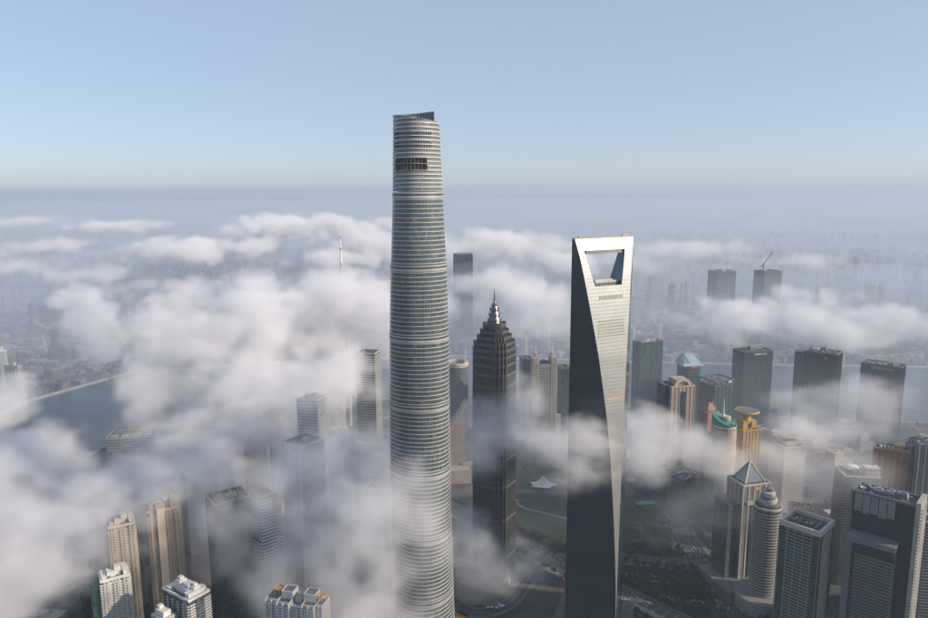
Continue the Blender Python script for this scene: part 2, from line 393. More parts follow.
# ------------------------------------------------------------------ landmark: tower with the trapezoid opening
def opener_tower():
    top = at_h(603.5, 238, 492)
    root = thing('opener_skyscraper', 'silver glass tower tapering to a blade with a trapezoid opening at its top', 'skyscraper', (top.x, top.y, 0), R(45 - 18.7))
    # local frame: u axis = diagonal A-C (x), n axis = towards the viewer-right corner B (-y)
    S = 63.0; Hd = S * math.sqrt(2) / 2
    zz = [0, 60, 107, 150, 190, 230, 263, 290, 323, 355, 384, 418, 449, 472, 492]
    ss = [1, .985, .95, .91, .86, .81, .755, .70, .62, .54, .45, .34, .235, .15, .055]
    def s_(z): return float(np.interp(z, zz, ss))
    HT, HB = 478.5, 437.0
    def hole(z):
        f = (z - HB) / (HT - HB); return (-19.5 - 12.0 * f, 19.0 + 9.0 * f)
    rows = sorted(set([float(i) for i in range(0, 489, 6)] + [HB, HT, 492.0]))
    silver = facade('sunlit_face_glass', (0.46, 0.455, 0.42), (0.40, 0.40, 0.375), bay=3.0, floor=4.2, wx=0.93, wz=0.78, rough=0.3, wall_rough=0.36, pv=(0.93, 1.05), blinds=0, metal=0.7)  # tower's mirror glass, its sunlit brightness put into the colour
    blue = facade('shaded_side_glass', (0.022, 0.036, 0.046), (0.012, 0.024, 0.034), bay=3.0, floor=4.2, wx=0.94, wz=0.86, rough=0.1, wall_rough=0.2, pv=(0.85, 1.15), blinds=0)  # same glass on the sides, painted dark for their shade
    front, back, sides, inner = MB(), MB(), MB(), MB()
    def q(m, pts):
        o = len(m.v); m.v += pts; m.f.append(tuple(range(o, o + 4)))
    for a, b in zip(rows[:-1], rows[1:]):
        sa, sb = s_(a), s_(b)
        for sg, m in ((-1, front), (1, back)):
            La, Lb = (1 - sa) * Hd, (1 - sb) * Hd; ya, yb = sg * sa * Hd, sg * sb * Hd
            cuts = [(-La, La, -Lb, Lb)]
            if HB <= a and b <= HT:
                h0, h1 = hole(a), hole(b); cuts = [(-La, h0[0], -Lb, h1[0]), (h0[1], La, h1[1], Lb)]
            for x0, x1, x2, x3 in cuts: q(m, [(x0, ya, a), (x1, ya, a), (x3, yb, b), (x2, yb, b)])
            for e in (-1, 1):                                     # prism faces left of the cut
                q(sides, [(e * Hd, 0, a), (e * La, ya, a), (e * Lb, yb, b), (e * Hd, 0, b)])
        if HB <= a and b <= HT:
            h0, h1 = hole(a), hole(b)
            for e in (0, 1): q(inner, [(h0[e], -sa * Hd, a), (h0[e], sa * Hd, a), (h1[e], sb * Hd, b), (h1[e], -sb * Hd, b)])
    for z in (HB, HT):
        h = hole(z); s = s_(z) * Hd; q(inner, [(h[0], -s, z), (h[1], -s, z), (h[1], s, z), (h[0], s, z)])
    s = ss[-1] * Hd; L_ = (1 - ss[-1]) * Hd
    roof = MB(); roof.prism([(-Hd, 0), (-L_, -s), (L_, -s), (Hd, 0), (L_, s), (-L_, s)], 491.6, 493.4)
    roof.box(-Hd + 12, 0, 493.4, 7, 2.5, 2.2); roof.box(Hd - 13, 0, 493.4, 9, 2.5, 2.6)
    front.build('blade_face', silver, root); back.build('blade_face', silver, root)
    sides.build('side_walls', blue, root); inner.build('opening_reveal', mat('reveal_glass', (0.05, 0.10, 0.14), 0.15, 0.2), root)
    roof.build('roof', M_CONC, root)
    # sky bridge across the sill of the opening, soffit above
    b = MB(); b.box(1.5, -2, HB + 0.1, 33, 9, 5.2); b.box(-1, -1, HB + 5.3, 26, 6, 1.4); b.build('bridge_deck', mat('bridge_stone', (0.42, 0.39, 0.34), 0.6), root)
    b = MB()
    for k in range(9): b.box(-13 + k * 3.6, -6.7, HB + 0.6, 2.2, 0.5, 2.4)
    b.build('bridge_windows', M_DARKMETAL, root, 'stuff')
    b = MB(); b.box(-2, -1, HT - 4.2, 52, 7.0, 4.0); b.build('soffit_deck', mat('soffit_panel', (0.20, 0.19, 0.17), 0.6), root)
    # vents and louvres lying on the blade face
    lo = mat('vent_louvre', (0.24, 0.235, 0.19), 0.6)
    def on_face(x0, x1, z0, z1, m, name, proud=0.35):
        b = MB()
        P = []
        for z in (z0, z1):
            y = -s_(z) * Hd
            P += [(x0, y - proud, z), (x1, y - proud, z), (x1, y + 0.5, z), (x0, y + 0.5, z)]
        b.v += P; b.f += [(0, 1, 5, 4), (1, 2, 6, 5), (3, 0, 4, 7), (4, 5, 6, 7), (0, 3, 2, 1), (2, 3, 7, 6)]
        return b.build(name, m, root)
    on_face(-15, -10, 421.5, 425.5, lo, 'vent'); on_face(-8.5, 13.5, 421.5, 425.8, lo, 'vent'); on_face(15, 19, 421.5, 425.5, lo, 'vent')
    for k in range(6): on_face(-19, 19, 378 + k * 3.6, 379.4 + k * 3.6, lo, 'louvre')
    on_face(-12, 14, 303, 305.2, mat('maintenance_rail', (0.32, 0.26, 0.18), 0.6), 'louvre')
    on_face(-8.5, 10, 246, 248, lo, 'louvre')
    b = MB(); b.box(0, 0, 0.1, 96, 96, 7, R(45)); b.build('podium', mat('podium_stone', (0.10, 0.10, 0.10), 0.7), root)
opener_tower()

# ------------------------------------------------------------------ landmark: tiered pagoda tower
def pagoda_tower():
    top = at_h(494.5, 288, 421)
    root = thing('pagoda_skyscraper', 'dark tiered tower with stepped pagoda crown and a needle spire', 'skyscraper', (top.x, top.y, 0), R(-30))
    def plan(w):
        a = w / 2; q = [(a, .58 * a), (.90 * a, .58 * a), (.90 * a, .76 * a), (.76 * a, .76 * a), (.76 * a, .90 * a), (.58 * a, .90 * a), (.58 * a, a)]
        out = []
        for k in range(4):
            c_, s_ = math.cos(k * math.pi / 2), math.sin(k * math.pi / 2)
            out += [(x * c_ - y * s_, x * s_ + y * c_) for x, y in q]
        return out
    glass = facade('pagoda_glass', (0.05, 0.05, 0.048), (0.014, 0.018, 0.022), bay=1.9, floor=3.9, wx=0.66, wz=0.74, rough=0.14, wall_rough=0.4)
    metal = mat('pagoda_metal', (0.105, 0.107, 0.108), 0.42, 0.4, 0.12)
    tiers = []; z = 342.0; hgt = 9.0; w = 48.5
    while z > 0:
        z0 = max(0.0, z - hgt); tiers.append((z0, z, w)); z = z0; hgt *= 1.2; w += 0.2
    tiers += [(342, 350, 46.5), (350, 357.5, 39), (357.5, 365, 31.5), (365, 374, 25)]
    for z0, z1, w in tiers:
        crown = z0 >= 341
        b = MB(); P = plan(w); b.prism(P, z0, z1 - 0.2)
        t = b.build('tier', glass, root)
        c_ = MB(); Q = plan(w + 1.0); I = plan(w - 0.4)
        c_.ring(plan(w + 1.9), plan(w - 0.6), z1 - 2.2, z1 + 0.5); c_.ring(Q, I, z1 - 3.6, z1 - 2.6)
        zf = z0 + 3.9
        while zf < z1 - 5: c_.ring(plan(w + 0.5), I, zf, zf + 0.5); zf += 3.9
        c_.build('cornice', metal, t)
        m = MB(); n = len(P)
        for i in range(n):                                       # vertical metal piers
            a, b_ = Vector(P[i]), Vector(P[(i + 1) % n]); L_ = (b_ - a).length; k = max(1, int(L_ / 4.6)); d = (b_ - a).normalized(); nn = Vector((d.y, -d.x))
            for j in range(k + 1):
                p = a + d * (L_ * j / k); big = (j in (0, k)) or k < 3
                ww = 0.9 if big else 0.4
                m.box(p.x + nn.x * 0.3, p.y + nn.y * 0.3, z0, ww, 0.9, z1 - z0 - 0.3 + (2.2 if big and crown else 0), math.atan2(d.y, d.x))
        m.build('piers', metal, t, 'stuff')
    b = MB(); b.lathe([(8.4, 374), (7.2, 377), (8.6, 378), (5.6, 384), (6.8, 385), (4.4, 391), (5.6, 392.5), (3.4, 397), (4.4, 398.5), (2.0, 401), (1.2, 404), (0.8, 412), (0.15, 421)], 8)
    sp = b.build('spire', metal, root)
    b = MB()
    for k in range(8):
        a = k * math.pi / 4
        for z, r in ((378, 8.8), (385, 7.0), (392.5, 5.8)):
            b.bar((r * math.cos(a), r * math.sin(a), z - 3), ((r + .5) * math.cos(a), (r + .5) * math.sin(a), z + 3), 0.45)
    b.build('spire_fins', metal, sp, 'stuff')
    b = MB(); b.box(-4, -34, 0.1, 70, 46, 22); b.build('podium', mat('pagoda_podium', (0.19, 0.185, 0.175), 0.6), root)
pagoda_tower()

# ------------------------------------------------------------------ landmark: broadcast tower
def broadcast_tower():
    top = at_d(340, 233, 1615); H = top.z
    root = thing('broadcast_tower', 'broadcast tower whose striped antenna mast pokes out of the cloud', 'tower', (top.x, top.y, 0))
    white = mat('antenna_white', (0.62, 0.60, 0.57), 0.5); red = mat('antenna_red', (0.42, 0.16, 0.09), 0.5); rose = mat('rose_glass', (0.28, 0.18, 0.18), 0.35)
    k = H - 468
    for z0, z1, r0, r1, m in ((352, 372, 3.6, 3.2, white), (372, 400, 2.7, 2.4, red), (400, 404, 3.2, 3.2, white), (404, 430, 2.0, 1.7, white), (430, 434, 2.4, 2.2, red), (434, 455, 1.5, 1.2, white), (455, 462, 1.1, .9, red), (462, 468, .7, .2, white)):
        b = MB(); b.lathe([(r0, z0 + k), (r1, z1 + k)], 10); b.build('mast_section', m, root)
    def ball(z, r, m, name):
        b = MB(); n = 14; b.lathe([(max(.05, r * math.sin(math.pi * i / n)), z - r * math.cos(math.pi * i / n)) for i in range(n + 1)], 24); b.build(name, m, root, smooth=True)
    ball(342 + k, 8, rose, 'capsule'); ball(263 + k, 22.5, rose, 'sphere'); ball(93, 25, rose, 'sphere')
    for a in range(3):
        x, y = 9 * math.cos(a * 2.094), 9 * math.sin(a * 2.094)
        b = MB(); b.lathe([(4.5, 0), (4.5, 285 + k)], 14, x, y); b.build('column', M_CONC, root)
    b = MB(); b.lathe([(4.2, 285 + k), (3.6, 352 + k)], 14); b.build('column', M_CONC, root)
    for a in range(3):
        x, y = math.cos(a * 2.094 + .5), math.sin(a * 2.094 + .5)
        b = MB(); b.bar((60 * x, 60 * y, 0), (10 * x, 10 * y, 93), 3.5); b.build('strut', M_CONC, root)
broadcast_tower()

# ------------------------------------------------------------------ the other towers, each on its own
GL = {}
def gl(name, wall, glass, **k):
    wall = [c * 0.72 for c in wall]
    GL[name] = facade(name, wall, glass, **k); return GL[name]
gl('teal_glass', (0.045, 0.075, 0.08), (0.018, 0.045, 0.052), bay=3.0, floor=4.0, wx=.93, wz=.8, rough=.12, wall_rough=.3)
gl('green_glass', (0.045, 0.08, 0.075), (0.02, 0.05, 0.047), bay=3.0, floor=4.0, wx=.9, wz=.78, rough=.14, wall_rough=.3)
gl('navy_glass', (0.035, 0.048, 0.058), (0.018, 0.03, 0.04), bay=2.6, floor=4.0, wx=.92, wz=.8, rough=.10, wall_rough=.3, pv=(.6, 1.5), blinds=.05)
gl('grey_glass', (0.13, 0.14, 0.145), (0.05, 0.062, 0.07), bay=2.8, floor=3.9, wx=.8, wz=.68, rough=.15, wall_rough=.4)
gl('beige_stone', (0.44, 0.34, 0.26), (0.06, 0.065, 0.07), bay=3.4, floor=3.7, wx=.52, wz=.55)
gl('cream_stone', (0.50, 0.46, 0.39), (0.08, 0.085, 0.09), bay=3.2, floor=3.6, wx=.5, wz=.55)
gl('orange_brick', (0.42, 0.22, 0.12), (0.07, 0.055, 0.05), bay=3.0, floor=3.5, wx=.5, wz=.52)
gl('rose_stone', (0.44, 0.27, 0.20), (0.07, 0.06, 0.06), bay=3.2, floor=3.6, wx=.5, wz=.55)
gl('white_tile', (0.58, 0.57, 0.53), (0.08, 0.095, 0.10), bay=3.4, floor=3.1, wx=.48, wz=.5)
gl('gold_stone', (0.46, 0.31, 0.12), (0.07, 0.06, 0.045), bay=3.2, floor=3.7, wx=.5, wz=.55)
gl('grey_stone', (0.26, 0.255, 0.245), (0.06, 0.066, 0.07), bay=3.4, floor=3.8, wx=.55, wz=.55)
gl('tan_stone', (0.46, 0.38, 0.29), (0.07, 0.07, 0.068), bay=3.4, floor=3.2, wx=.5, wz=.5)
T = {'beige': mat('trim_beige', (0.36, 0.285, 0.22), .7), 'cream': mat('trim_cream', (0.40, 0.36, 0.305), .7), 'white': mat('trim_white', (0.54, 0.53, 0.50), .6),
     'grey': mat('trim_grey', (0.13, 0.135, 0.14), .6), 'dark': mat('trim_dark', (0.06, 0.066, 0.07), .5), 'teal': mat('trim_teal', (0.06, 0.10, 0.10), .4, .3),
     'green': mat('trim_green', (0.04, 0.16, 0.125), .45), 'gold': mat('trim_gold', (0.42, 0.26, 0.07), .45, .3), 'silver': mat('trim_silver', (0.26, 0.275, 0.285), .35, .5),
     'orange': mat('trim_orange', (0.62, 0.30, 0.05), .5), 'red': mat('trim_red', (0.5, 0.05, 0.04), .5), 'stripe': mat('trim_stripe', (0.34, 0.335, 0.30), .4, .2),
     'roof': mat('roof_gravel', (0.065, 0.065, 0.064), .9, var=.3), 'rose': mat('trim_rose', (0.34, 0.215, 0.16), .7)}
rng = random.Random(11)
def tower(name, label, px, top, h, w, dp, rot, core, band=None, fh=4.0, bh=1.3, proud=.45, pier=None, psp=8.0, pw=1.0, poly=None, parapet='grey', plant=2, mast=0, sub=None, cat='building', d=None, smooth_=False, group=None):
    p = at_h(px, top, h) if d is None else at_d(px, top, d)
    if d is not None: h = p.z
    root = thing(name, label, cat, (p.x, p.y, 0), R(rot), group)
    P = poly or rect(w, dp)
    b = MB(); b.prism(P, 0, h); body = b.build('wall', GL[core] if isinstance(core, str) else core, root)
    if band:
        b = MB(); o_, i_ = grow(P, proud), grow(P, -.3); z = fh
        while z < h - 2: b.ring(o_, i_, z - bh / 2, z + bh / 2); z += fh
        b.build('floor_bands', T[band], body, 'stuff')
    if pier:
        b = MB(); n = len(P)
        for i in range(n):
            a, c_ = Vector(P[i]), Vector(P[(i + 1) % n]); L_ = (c_ - a).length
            if L_ < 3: continue
            k = max(1, round(L_ / psp)); e = (c_ - a).normalized(); nn = Vector((e.y, -e.x))
            for j in range(k + 1):
                q = a + e * (L_ * j / k); b.box(q.x + nn.x * .3, q.y + nn.y * .3, 0, pw, 1.3, h - .1, math.atan2(e.y, e.x))
        b.build('piers', T[pier], body, 'stuff')
    if parapet:
        b = MB(); b.ring(grow(P, .5), grow(P, -1.4), h - .6, h + 2.0); b.build('parapet', T[parapet], root)
        b = MB(); b.prism(grow(P, -1.45), h + .02, h + .3); b.build('roof', T['roof'], root)
    for k in range(plant):
        b = MB(); sx, sy = w * rng.uniform(.16, .34), dp * rng.uniform(.16, .34); x, y = w * rng.uniform(-.25, .25), dp * rng.uniform(-.25, .25)
        hz = rng.uniform(2.5, 6); b.box(x, y, h + .31, sx, sy, hz); b.box(x + sx * .2, y, h + .31 + hz, sx * .4, sy * .5, 1.2)
        b.build('plant_room', T[rng.choice(['grey', 'cream', 'silver'])], root)
    if parapet and w > 20:
        b = MB(); rr = random.Random(int(px * 7 + top))
        for _ in range(int(w * dp / 90) + 4):
            x, y = w * rr.uniform(-.38, .38), dp * rr.uniform(-.38, .38); b.box(x, y, h + .3, rr.uniform(1.2, 3.2), rr.uniform(1.2, 3.2), rr.uniform(.8, 2.6))
        for _ in range(3):
            x, y = w * rr.uniform(-.3, .3), dp * rr.uniform(-.3, .3); a = rr.choice([0, math.pi / 2]); b.box(x, y, h + .3, rr.uniform(6, 12), .7, .7, a)
        b.build('roof_units', T[rr.choice(['grey', 'silver', 'cream'])], root, 'stuff')
    if mast:
        b = MB(); b.lathe([(.9, h), (.55, h + mast * .5), (.15, h + mast)], 6); b.build('mast', T['silver'], root)
    root['h'] = h
    return root, h, P
def part(root, name, m, fn, kind=None, smooth=False):
    b = MB(); fn(b); return b.build(name, T[m] if isinstance(m, str) and m in T else (GL[m] if isinstance(m, str) else m), root, kind, smooth)
def glyphs(root, text, x, y, z, size, rotz, m, name='lettering'):
    cu = bpy.data.curves.new(name, 'FONT'); cu.body = text; cu.size = size; cu.extrude = 0.25; cu.align_x = 'CENTER'
    o = bpy.data.objects.new('tmp', cu); C.objects.link(o)
    dg = bpy.context.evaluated_depsgraph_get(); me = bpy.data.meshes.new_from_object(o.evaluated_get(dg)); bpy.data.objects.remove(o)
    me.materials.clear(); me.materials.append(m); q = bpy.data.objects.new(name, me); C.objects.link(q); q.parent = root
    q.rotation_euler = (R(90), 0, rotz); q.location = (x, y, z); return q

# --- right bank group
r, h, P = tower('office_tower', 'plain dark teal glass box tower behind the blade tower at the river', 648, 341, 212, 62, 26, 25, 'teal_glass', plant=2, parapet='teal', pier='teal', psp=15, pw=.6)
part(r, 'roof_rim', 'beige', lambda b: b.box(-12, -12.6, h + 2.1, 26, 1.2, 1.0))
# arched pink stone tower
r, h, P = tower('arched_tower', 'pink stone tower with arched roof gable and dark glass centre strip', 678, 384, 190, 46, 40, 12, 'beige_stone', band='beige', fh=3.7, bh=.9, proud=.3, pier='beige', psp=7.5, parapet='beige', plant=0)
part(r, 'glass_strip', 'navy_glass', lambda b: (b.box(0, -20.4, 0, 9, 1.6, h - 9)))
part(r, 'glass_wing', 'navy_glass', lambda b: b.box(-27, 3, 0, 10, 30, h + 2))
def arch(b):
    n = 12
    for y0, y1 in ((-19, -15.5),):
        pts = [(17 * math.cos(math.pi * i / n), h + 2 + 14 * math.sin(math.pi * i / n)) for i in range(n + 1)]
        inn = [(11 * math.cos(math.pi * i / n), h + 2 + 8 * math.sin(math.pi * i / n)) for i in range(n + 1)]
        for i in range(n):
            o = len(b.v)
            for y in (y0, y1): b.v += [(pts[i][0], y, pts[i][1]), (pts[i+1][0], y, pts[i+1][1]), (inn[i+1][0], y, inn[i+1][1]), (inn[i][0], y, inn[i][1])]
            b.f += [(o, o+1, o+2, o+3), (o+4, o+7, o+6, o+5), (o, o+4, o+5, o+1), (o+3, o+2, o+6, o+7)]
part(r, 'arch_gable', 'beige', arch)
part(r, 'vault_roof', 'beige', lambda b: [b.box(0, -15.3 + 2.2 * k + 1, h + 2, 2 * (13 - 0.3 * abs(k - 7)), 2.3, 11 - .25 * abs(k - 7)) for k in range(14)])
part(r, 'sign_disc', 'red', lambda b: b.box(-4, -19.6, h + 5, 4, .8, 4))
part(r, 'podium', 'grey', lambda b: b.box(14, -24, .1, 90, 70, 20))
# green rounded tower with slanted glass top
r, h, P = tower('rounded_tower', 'green rounded glass tower with slanted pale glass roof', 689.5, 364, 180, 46, 40, 10, 'green_glass', band='green', fh=8, bh=.7, poly=cham(46, 40, 11), parapet=None, plant=0)
def slant(b):
    z = h; b.v += [(-23, -20, z), (23, -20, z), (23, 20, z), (-23, 20, z), (-19, -13, z + 5), (19, -13, z + 3), (14, 17, z + 19), (-14, 17, z + 19)]
    b.f += [(0, 1, 5, 4), (1, 2, 6, 5), (2, 3, 7, 6), (3, 0, 4, 7), (4, 5, 6, 7), (3, 2, 1, 0)]
part(r, 'slanted_roof', mat('roof_glazing', (0.34, 0.42, 0.45), .18, .3), slant)
part(r, 'roof_bars', 'dark', lambda b: [b.bar((-17 + 5 * k, -12.6, h + 5.5 - .1 * k), (-13 + 3 * k, 16.5, h + 19.6), .45) for k in range(3)], 'stuff')
part(r, 'sign_band', 'red', lambda b: b.box(1, -20.6, h - 4, 15, .8, 3.2))
# dark green box with open frame crown
r, h, P = tower('framed_tower', 'dark green glass tower with an open white-rimmed roof frame', 716.5, 383, 160, 50, 44, 24, 'green_glass', pier='teal', psp=10, pw=.5, parapet='dark', plant=2)
part(r, 'crown_frame', 'teal', lambda b: (b.ring(rect(51, 45), rect(46, 40), h + 9, h + 12), [b.box(x, y, h + 2, 1.6, 1.6, 7) for x in (-24.5, -8, 8, 24.5) for y in (-21.5, 21.5)]))
part(r, 'sign_panel', 'white', lambda b: b.box(14, -22.7, h + 5, 9, .6, 3))
# tall tapering teal tower
r, h, P = tower('tapering_tower', 'tall slab of blue teal glass with rooftop lettering before the river', 753, 350, 206, 68, 40, 14, 'teal_glass', pier='teal', psp=5.5, pw=.6, parapet='teal', plant=3)
part(r, 'lettering_rail', 'white', lambda b: [b.box(-8 + 5 * k, -20.4, h - 6, 3.2, .5, 3.0) for k in range(6)])
part(r, 'roof_screen', 'silver', lambda b: b.box(6, 2, h + 2.2, 30, 12, 7))
# slim rose tower with twin masts
r, h, P = tower('slim_tower', 'slim pink stone tower with clustered red-white roof masts', 709.5, 411, 168, 22, 24, 14, 'rose_stone', band='rose', fh=3.6, bh=.7, proud=.3, parapet='rose', plant=0, mast=0)
part(r, 'crown', 'rose', lambda b: (b.box(0, 0, h + 2, 14, 14, 7), b.box(0, 0, h + 9, 8, 8, 6)))
part(r, 'mast', 'red', lambda b: b.lathe([(1.2, h + 15), (.9, h + 22), (.3, h + 30)], 6)); part(r, 'mast', 'silver', lambda b: b.lathe([(.8, h + 9), (.3, h + 26)], 6, 4, -3))
# green crown tower with mast
def arc_poly(w, d_, n=12):
    out = [(-w / 2, d_ / 2), (-w / 2, -d_ * .1)]
    for i in range(n + 1):
        a = math.pi + math.pi * i / n; out.append((w / 2 * math.cos(a) * .999, -d_ * .1 + d_ * .4 * math.sin(a)))
    out.append((w / 2, d_ / 2)); return out[::1]
r, h, P = tower('green_crown_tower', 'banded tower with slanted green copper crown and white mast', 724, 425, 174, 36, 40, 22, 'beige_stone', band='beige', fh=4.2, bh=1.9, proud=.9, poly=ellip(18, 20, 28), parapet='cream', plant=0)
def gcrown(b):
    n = 28; o = 0; P_ = ellip(18, 20, n)
    b.v += [(x, y, h + 1) for x, y in P_] + [(x * .97, y * .97, h + 9 + 9 * (-x * .6 + y * .8) / 20) for x, y in P_]
    for i in range(n): j = (i + 1) % n; b.f.append((i, j, n + j, n + i))
    b.f.append(tuple(n + i for i in range(n)))
part(r, 'crown', 'green', gcrown)
part(r, 'crown_ring', 'cream', lambda b: b.lathe([(7, h + 10), (7, h + 15), (5.5, h + 15.5)], 20, 2, -2))
part(r, 'emblem', mat('emblem_blue', (0.02, 0.16, 0.42), .4), lambda b: b.box(8, -18.6, h + 2.5, 4.6, 1.2, 4.6)); part(r, 'opening', 'dark', lambda b: b.box(-3, -19.8, h + 3, 4, 1.2, 6))
part(r, 'mast', 'white', lambda b: b.lathe([(2.6, h + 15), (1.2, h + 19), (.7, h + 30), (.2, h + 44)], 8, 0, 2))
part(r, 'glass_flank', 'navy_glass', lambda b: b.box(-20, 4, 0, 12, 34, h - 14))
# golden tower with disc
r, h, P = tower('golden_tower', 'golden stone tower carrying a round disc pavilion on its roof', 746, 428, 158, 32, 30, 16, 'gold_stone', band='gold', fh=3.7, bh=.8, proud=.3, pier='gold', psp=6, parapet='gold', plant=0)
part(r, 'crown_block', 'gold', lambda b: (b.box(-8, 0, h + 2, 9, 18, 12), b.box(8, 0, h + 2, 9, 18, 12), b.box(0, 0, h + 10, 24, 16, 5)))
part(r, 'stem', 'gold', lambda b: b.lathe([(6.5, h + 15), (5.5, h + 20), (7, h + 25)], 18)); part(r, 'disc', 'gold', lambda b: b.lathe([(7, h + 25), (19, h + 28), (19.6, h + 30), (18.4, h + 31.2), (16.8, h + 30.6), (.1, h + 30.4)], 36))
part(r, 'disc_deck', 'grey', lambda b: b.lathe([(16.4, h + 30.62), (16.4, h + 31.0)], 36))
part(r, 'shoulder', 'gold', lambda b: (b.box(-18, 2, 0, 6, 22, h - 8), b.box(18, 2, 0, 6, 22, h - 8)))
# gabled tower with portal facade
r, h, P = tower('gabled_tower', 'pale portal-faced tower with pyramid glass gable and mast', 749, 480, 150, 42, 36, 14, 'grey_stone', band='grey', fh=4, bh=1.0, proud=.3, pier='cream', psp=8.2, pw=1.5, parapet='cream', plant=0)
def gable(b):
    z = h + 2; b.v += [(-15, -13, z), (15, -13, z), (15, 13, z), (-15, 13, z), (0, 0, z + 26)]; b.f += [(0, 1, 4), (1, 2, 4), (2, 3, 4), (3, 0, 4), (3, 2, 1, 0)]
part(r, 'gable', mat('gable_glass', (0.16, 0.19, 0.21), .2, .3), gable)
part(r, 'gable_ribs', 'cream', lambda b: [b.bar((x, y, h + 2), (0, 0, h + 28), 1.0) for x in (-15.5, 15.5) for y in (-13.5, 13.5)])
part(r, 'mast', 'white', lambda b: b.lathe([(.9, h + 27), (.2, h + 46)], 6)); part(r, 'emblem', 'orange', lambda b: b.box(0, -18.6, h - 7, 5, .8, 5))
part(r, 'glass_centre', 'teal_glass', lambda b: (b.box(0, -18.5, 4, 17, 1.4, h - 44), b.box(0, -18.5, h - 38, 17, 1.4, 10))); part(r, 'lintel', 'cream', lambda b: b.box(0, -18.9, h - 27, 30, 2.4, 5))
part(r, 'wing', 'grey_glass', lambda b: b.box(-30, 4, 0, 18, 34, h - 26)); part(r, 'podium', 'grey', lambda b: b.box(-10, -10, .1, 92, 74, 16))
# cylinder tower with spiral crown
r, h, P = tower('cylinder_tower', 'ribbed cylinder tower with a coiled stepped crown and ring podium', 768, 506, 142, 34, 34, 0, 'grey_glass', band='stripe', fh=4.0, bh=1.5, proud=.7, poly=ellip(17, 17, 32), parapet='cream', plant=0)
for k in range(5):
    part(r, 'crown_step', 'cream' if k % 2 else 'grey', lambda b, k=k: b.lathe([(13.5 - 2.2 * k, h + 2 + 4.6 * k), (13.8 - 2.2 * k, h + 6 + 4.6 * k), (12.0 - 2.2 * k, h + 6.6 + 4.6 * k)], 24, 1.2 * math.cos(k * 1.7), 1.2 * math.sin(k * 1.7)))
part(r, 'mast', 'silver', lambda b: b.lathe([(.8, h + 24), (.2, h + 36)], 6)); part(r, 'ring_podium', 'grey_stone', lambda b: b.lathe([(34, .1), (34, 20), (33, 21.5), (25, 22), (.1, 22.2)], 48))
part(r, 'podium_bands', 'stripe', lambda b: [b.ring(ellip(34.6, 34.6, 48), ellip(33.8, 33.8, 48), 4 * k, 4 * k + 1) for k in range(1, 6)], 'stuff')
part(r, 'slab_wing', 'grey_glass', lambda b: b.box(24, 8, 0, 22, 26, h - 20))
# twin-block tower with red logo
r, h, P = tower('wide_office_tower', 'wide blue-grey office tower with a small red roof logo above the low cloud', 823.5, 351.5, 205, 64, 42, -40, 'navy_glass', pier='teal', psp=7, pw=.7, parapet='grey', plant=3)
part(r, 'wing', 'navy_glass', lambda b: b.box(-43, 8, 0, 21.8, 36, h - 4)); part(r, 'logo', 'red', lambda b: b.lathe([(3.2, 0), (3.2, .5)], 16)).matrix_local = Matrix.Translation((10, -21.6, h - 9)) @ Matrix.Rotation(R(90), 4, 'X')
part(r, 'wing_fins', 'silver', lambda b: [b.box(-53 + 5 * k, -10.4, 0, .8, 1.0, h - 4) for k in range(5)], 'stuff')
# bank tower with green logo and lettering
r, h, P = tower('bank_tower', 'square blue-grey tower with green round logo and white lettering', 883.5, 364, 178, 74, 40, -44, 'navy_glass', pier='teal', psp=6.5, pw=.7, parapet='dark', plant=2)
lg = part(r, 'logo', mat('logo_green', (0.01, 0.42, 0.25), .4), lambda b: (b.ring(ellip(3.6, 3.6, 20), ellip(2.2, 2.2, 20), 0, .6), b.box(0, 0, 0, 1.4, 5, .6))); lg.matrix_local = Matrix.Translation((-14, -20.6, h - 6)) @ Matrix.Rotation(R(90), 4, 'X')
glyphs(r, '中国农业银行', 6, -20.7, h - 8, 6.0, 0, T['white'])
# pale-parapet box at the lower right
pA, pB = at_h(778, 523, 150), at_h(819, 536, 150)
r, h, P = tower('parapet_tower', 'dark gridded office block with broad cream roof parapet and open roof well', 807, 524, 150, 46, 44, -46, 'teal_glass', band='stripe', fh=4.2, bh=.8, proud=.3, pier='stripe', psp=9.5, pw=.5, parapet=None, plant=0)
part(r, 'parapet', 'cream', lambda b: b.ring(rect(47.4, 45.4), rect(41.5, 39.5), h - 1, h + 5.5)); part(r, 'roof', 'dark', lambda b: b.prism(rect(41.4, 39.4), h + .02, h + .4))
part(r, 'roof_frame', 'grey', lambda b: (b.ring(rect(16, 11), rect(13.5, 8.5), h + .41, h + 3.4), b.box(13, 0, h + .41, 2, 20, 3), b.box(-15, -2, h + .41, 5, 6, 2.5)))
for x, y in ((-13, 3), (0, -1), (4, 1)): part(r, 'roof_unit', 'white', lambda b: (b.box(x, y, h + .42, 2.2, 2.2, 2.4), b.box(x, y, h + 2.82, 1.4, 1.4, .6)))
part(r, 'glass_corner', 'green_glass', lambda b: (b.box(20, -19.6, 0, 8, 6.5, h - 1.2), b.box(-20, -19.6, 0, 8, 6.5, h - 1.2), b.box(20, 19.6, 0, 8, 6.5, h - 1.2)))
part(r, 'side_bands', 'cream', lambda b: [b.box(23.2, 0, 4.2 * k, 1.4, 31, 1.4) for k in range(1, 35)], 'stuff')
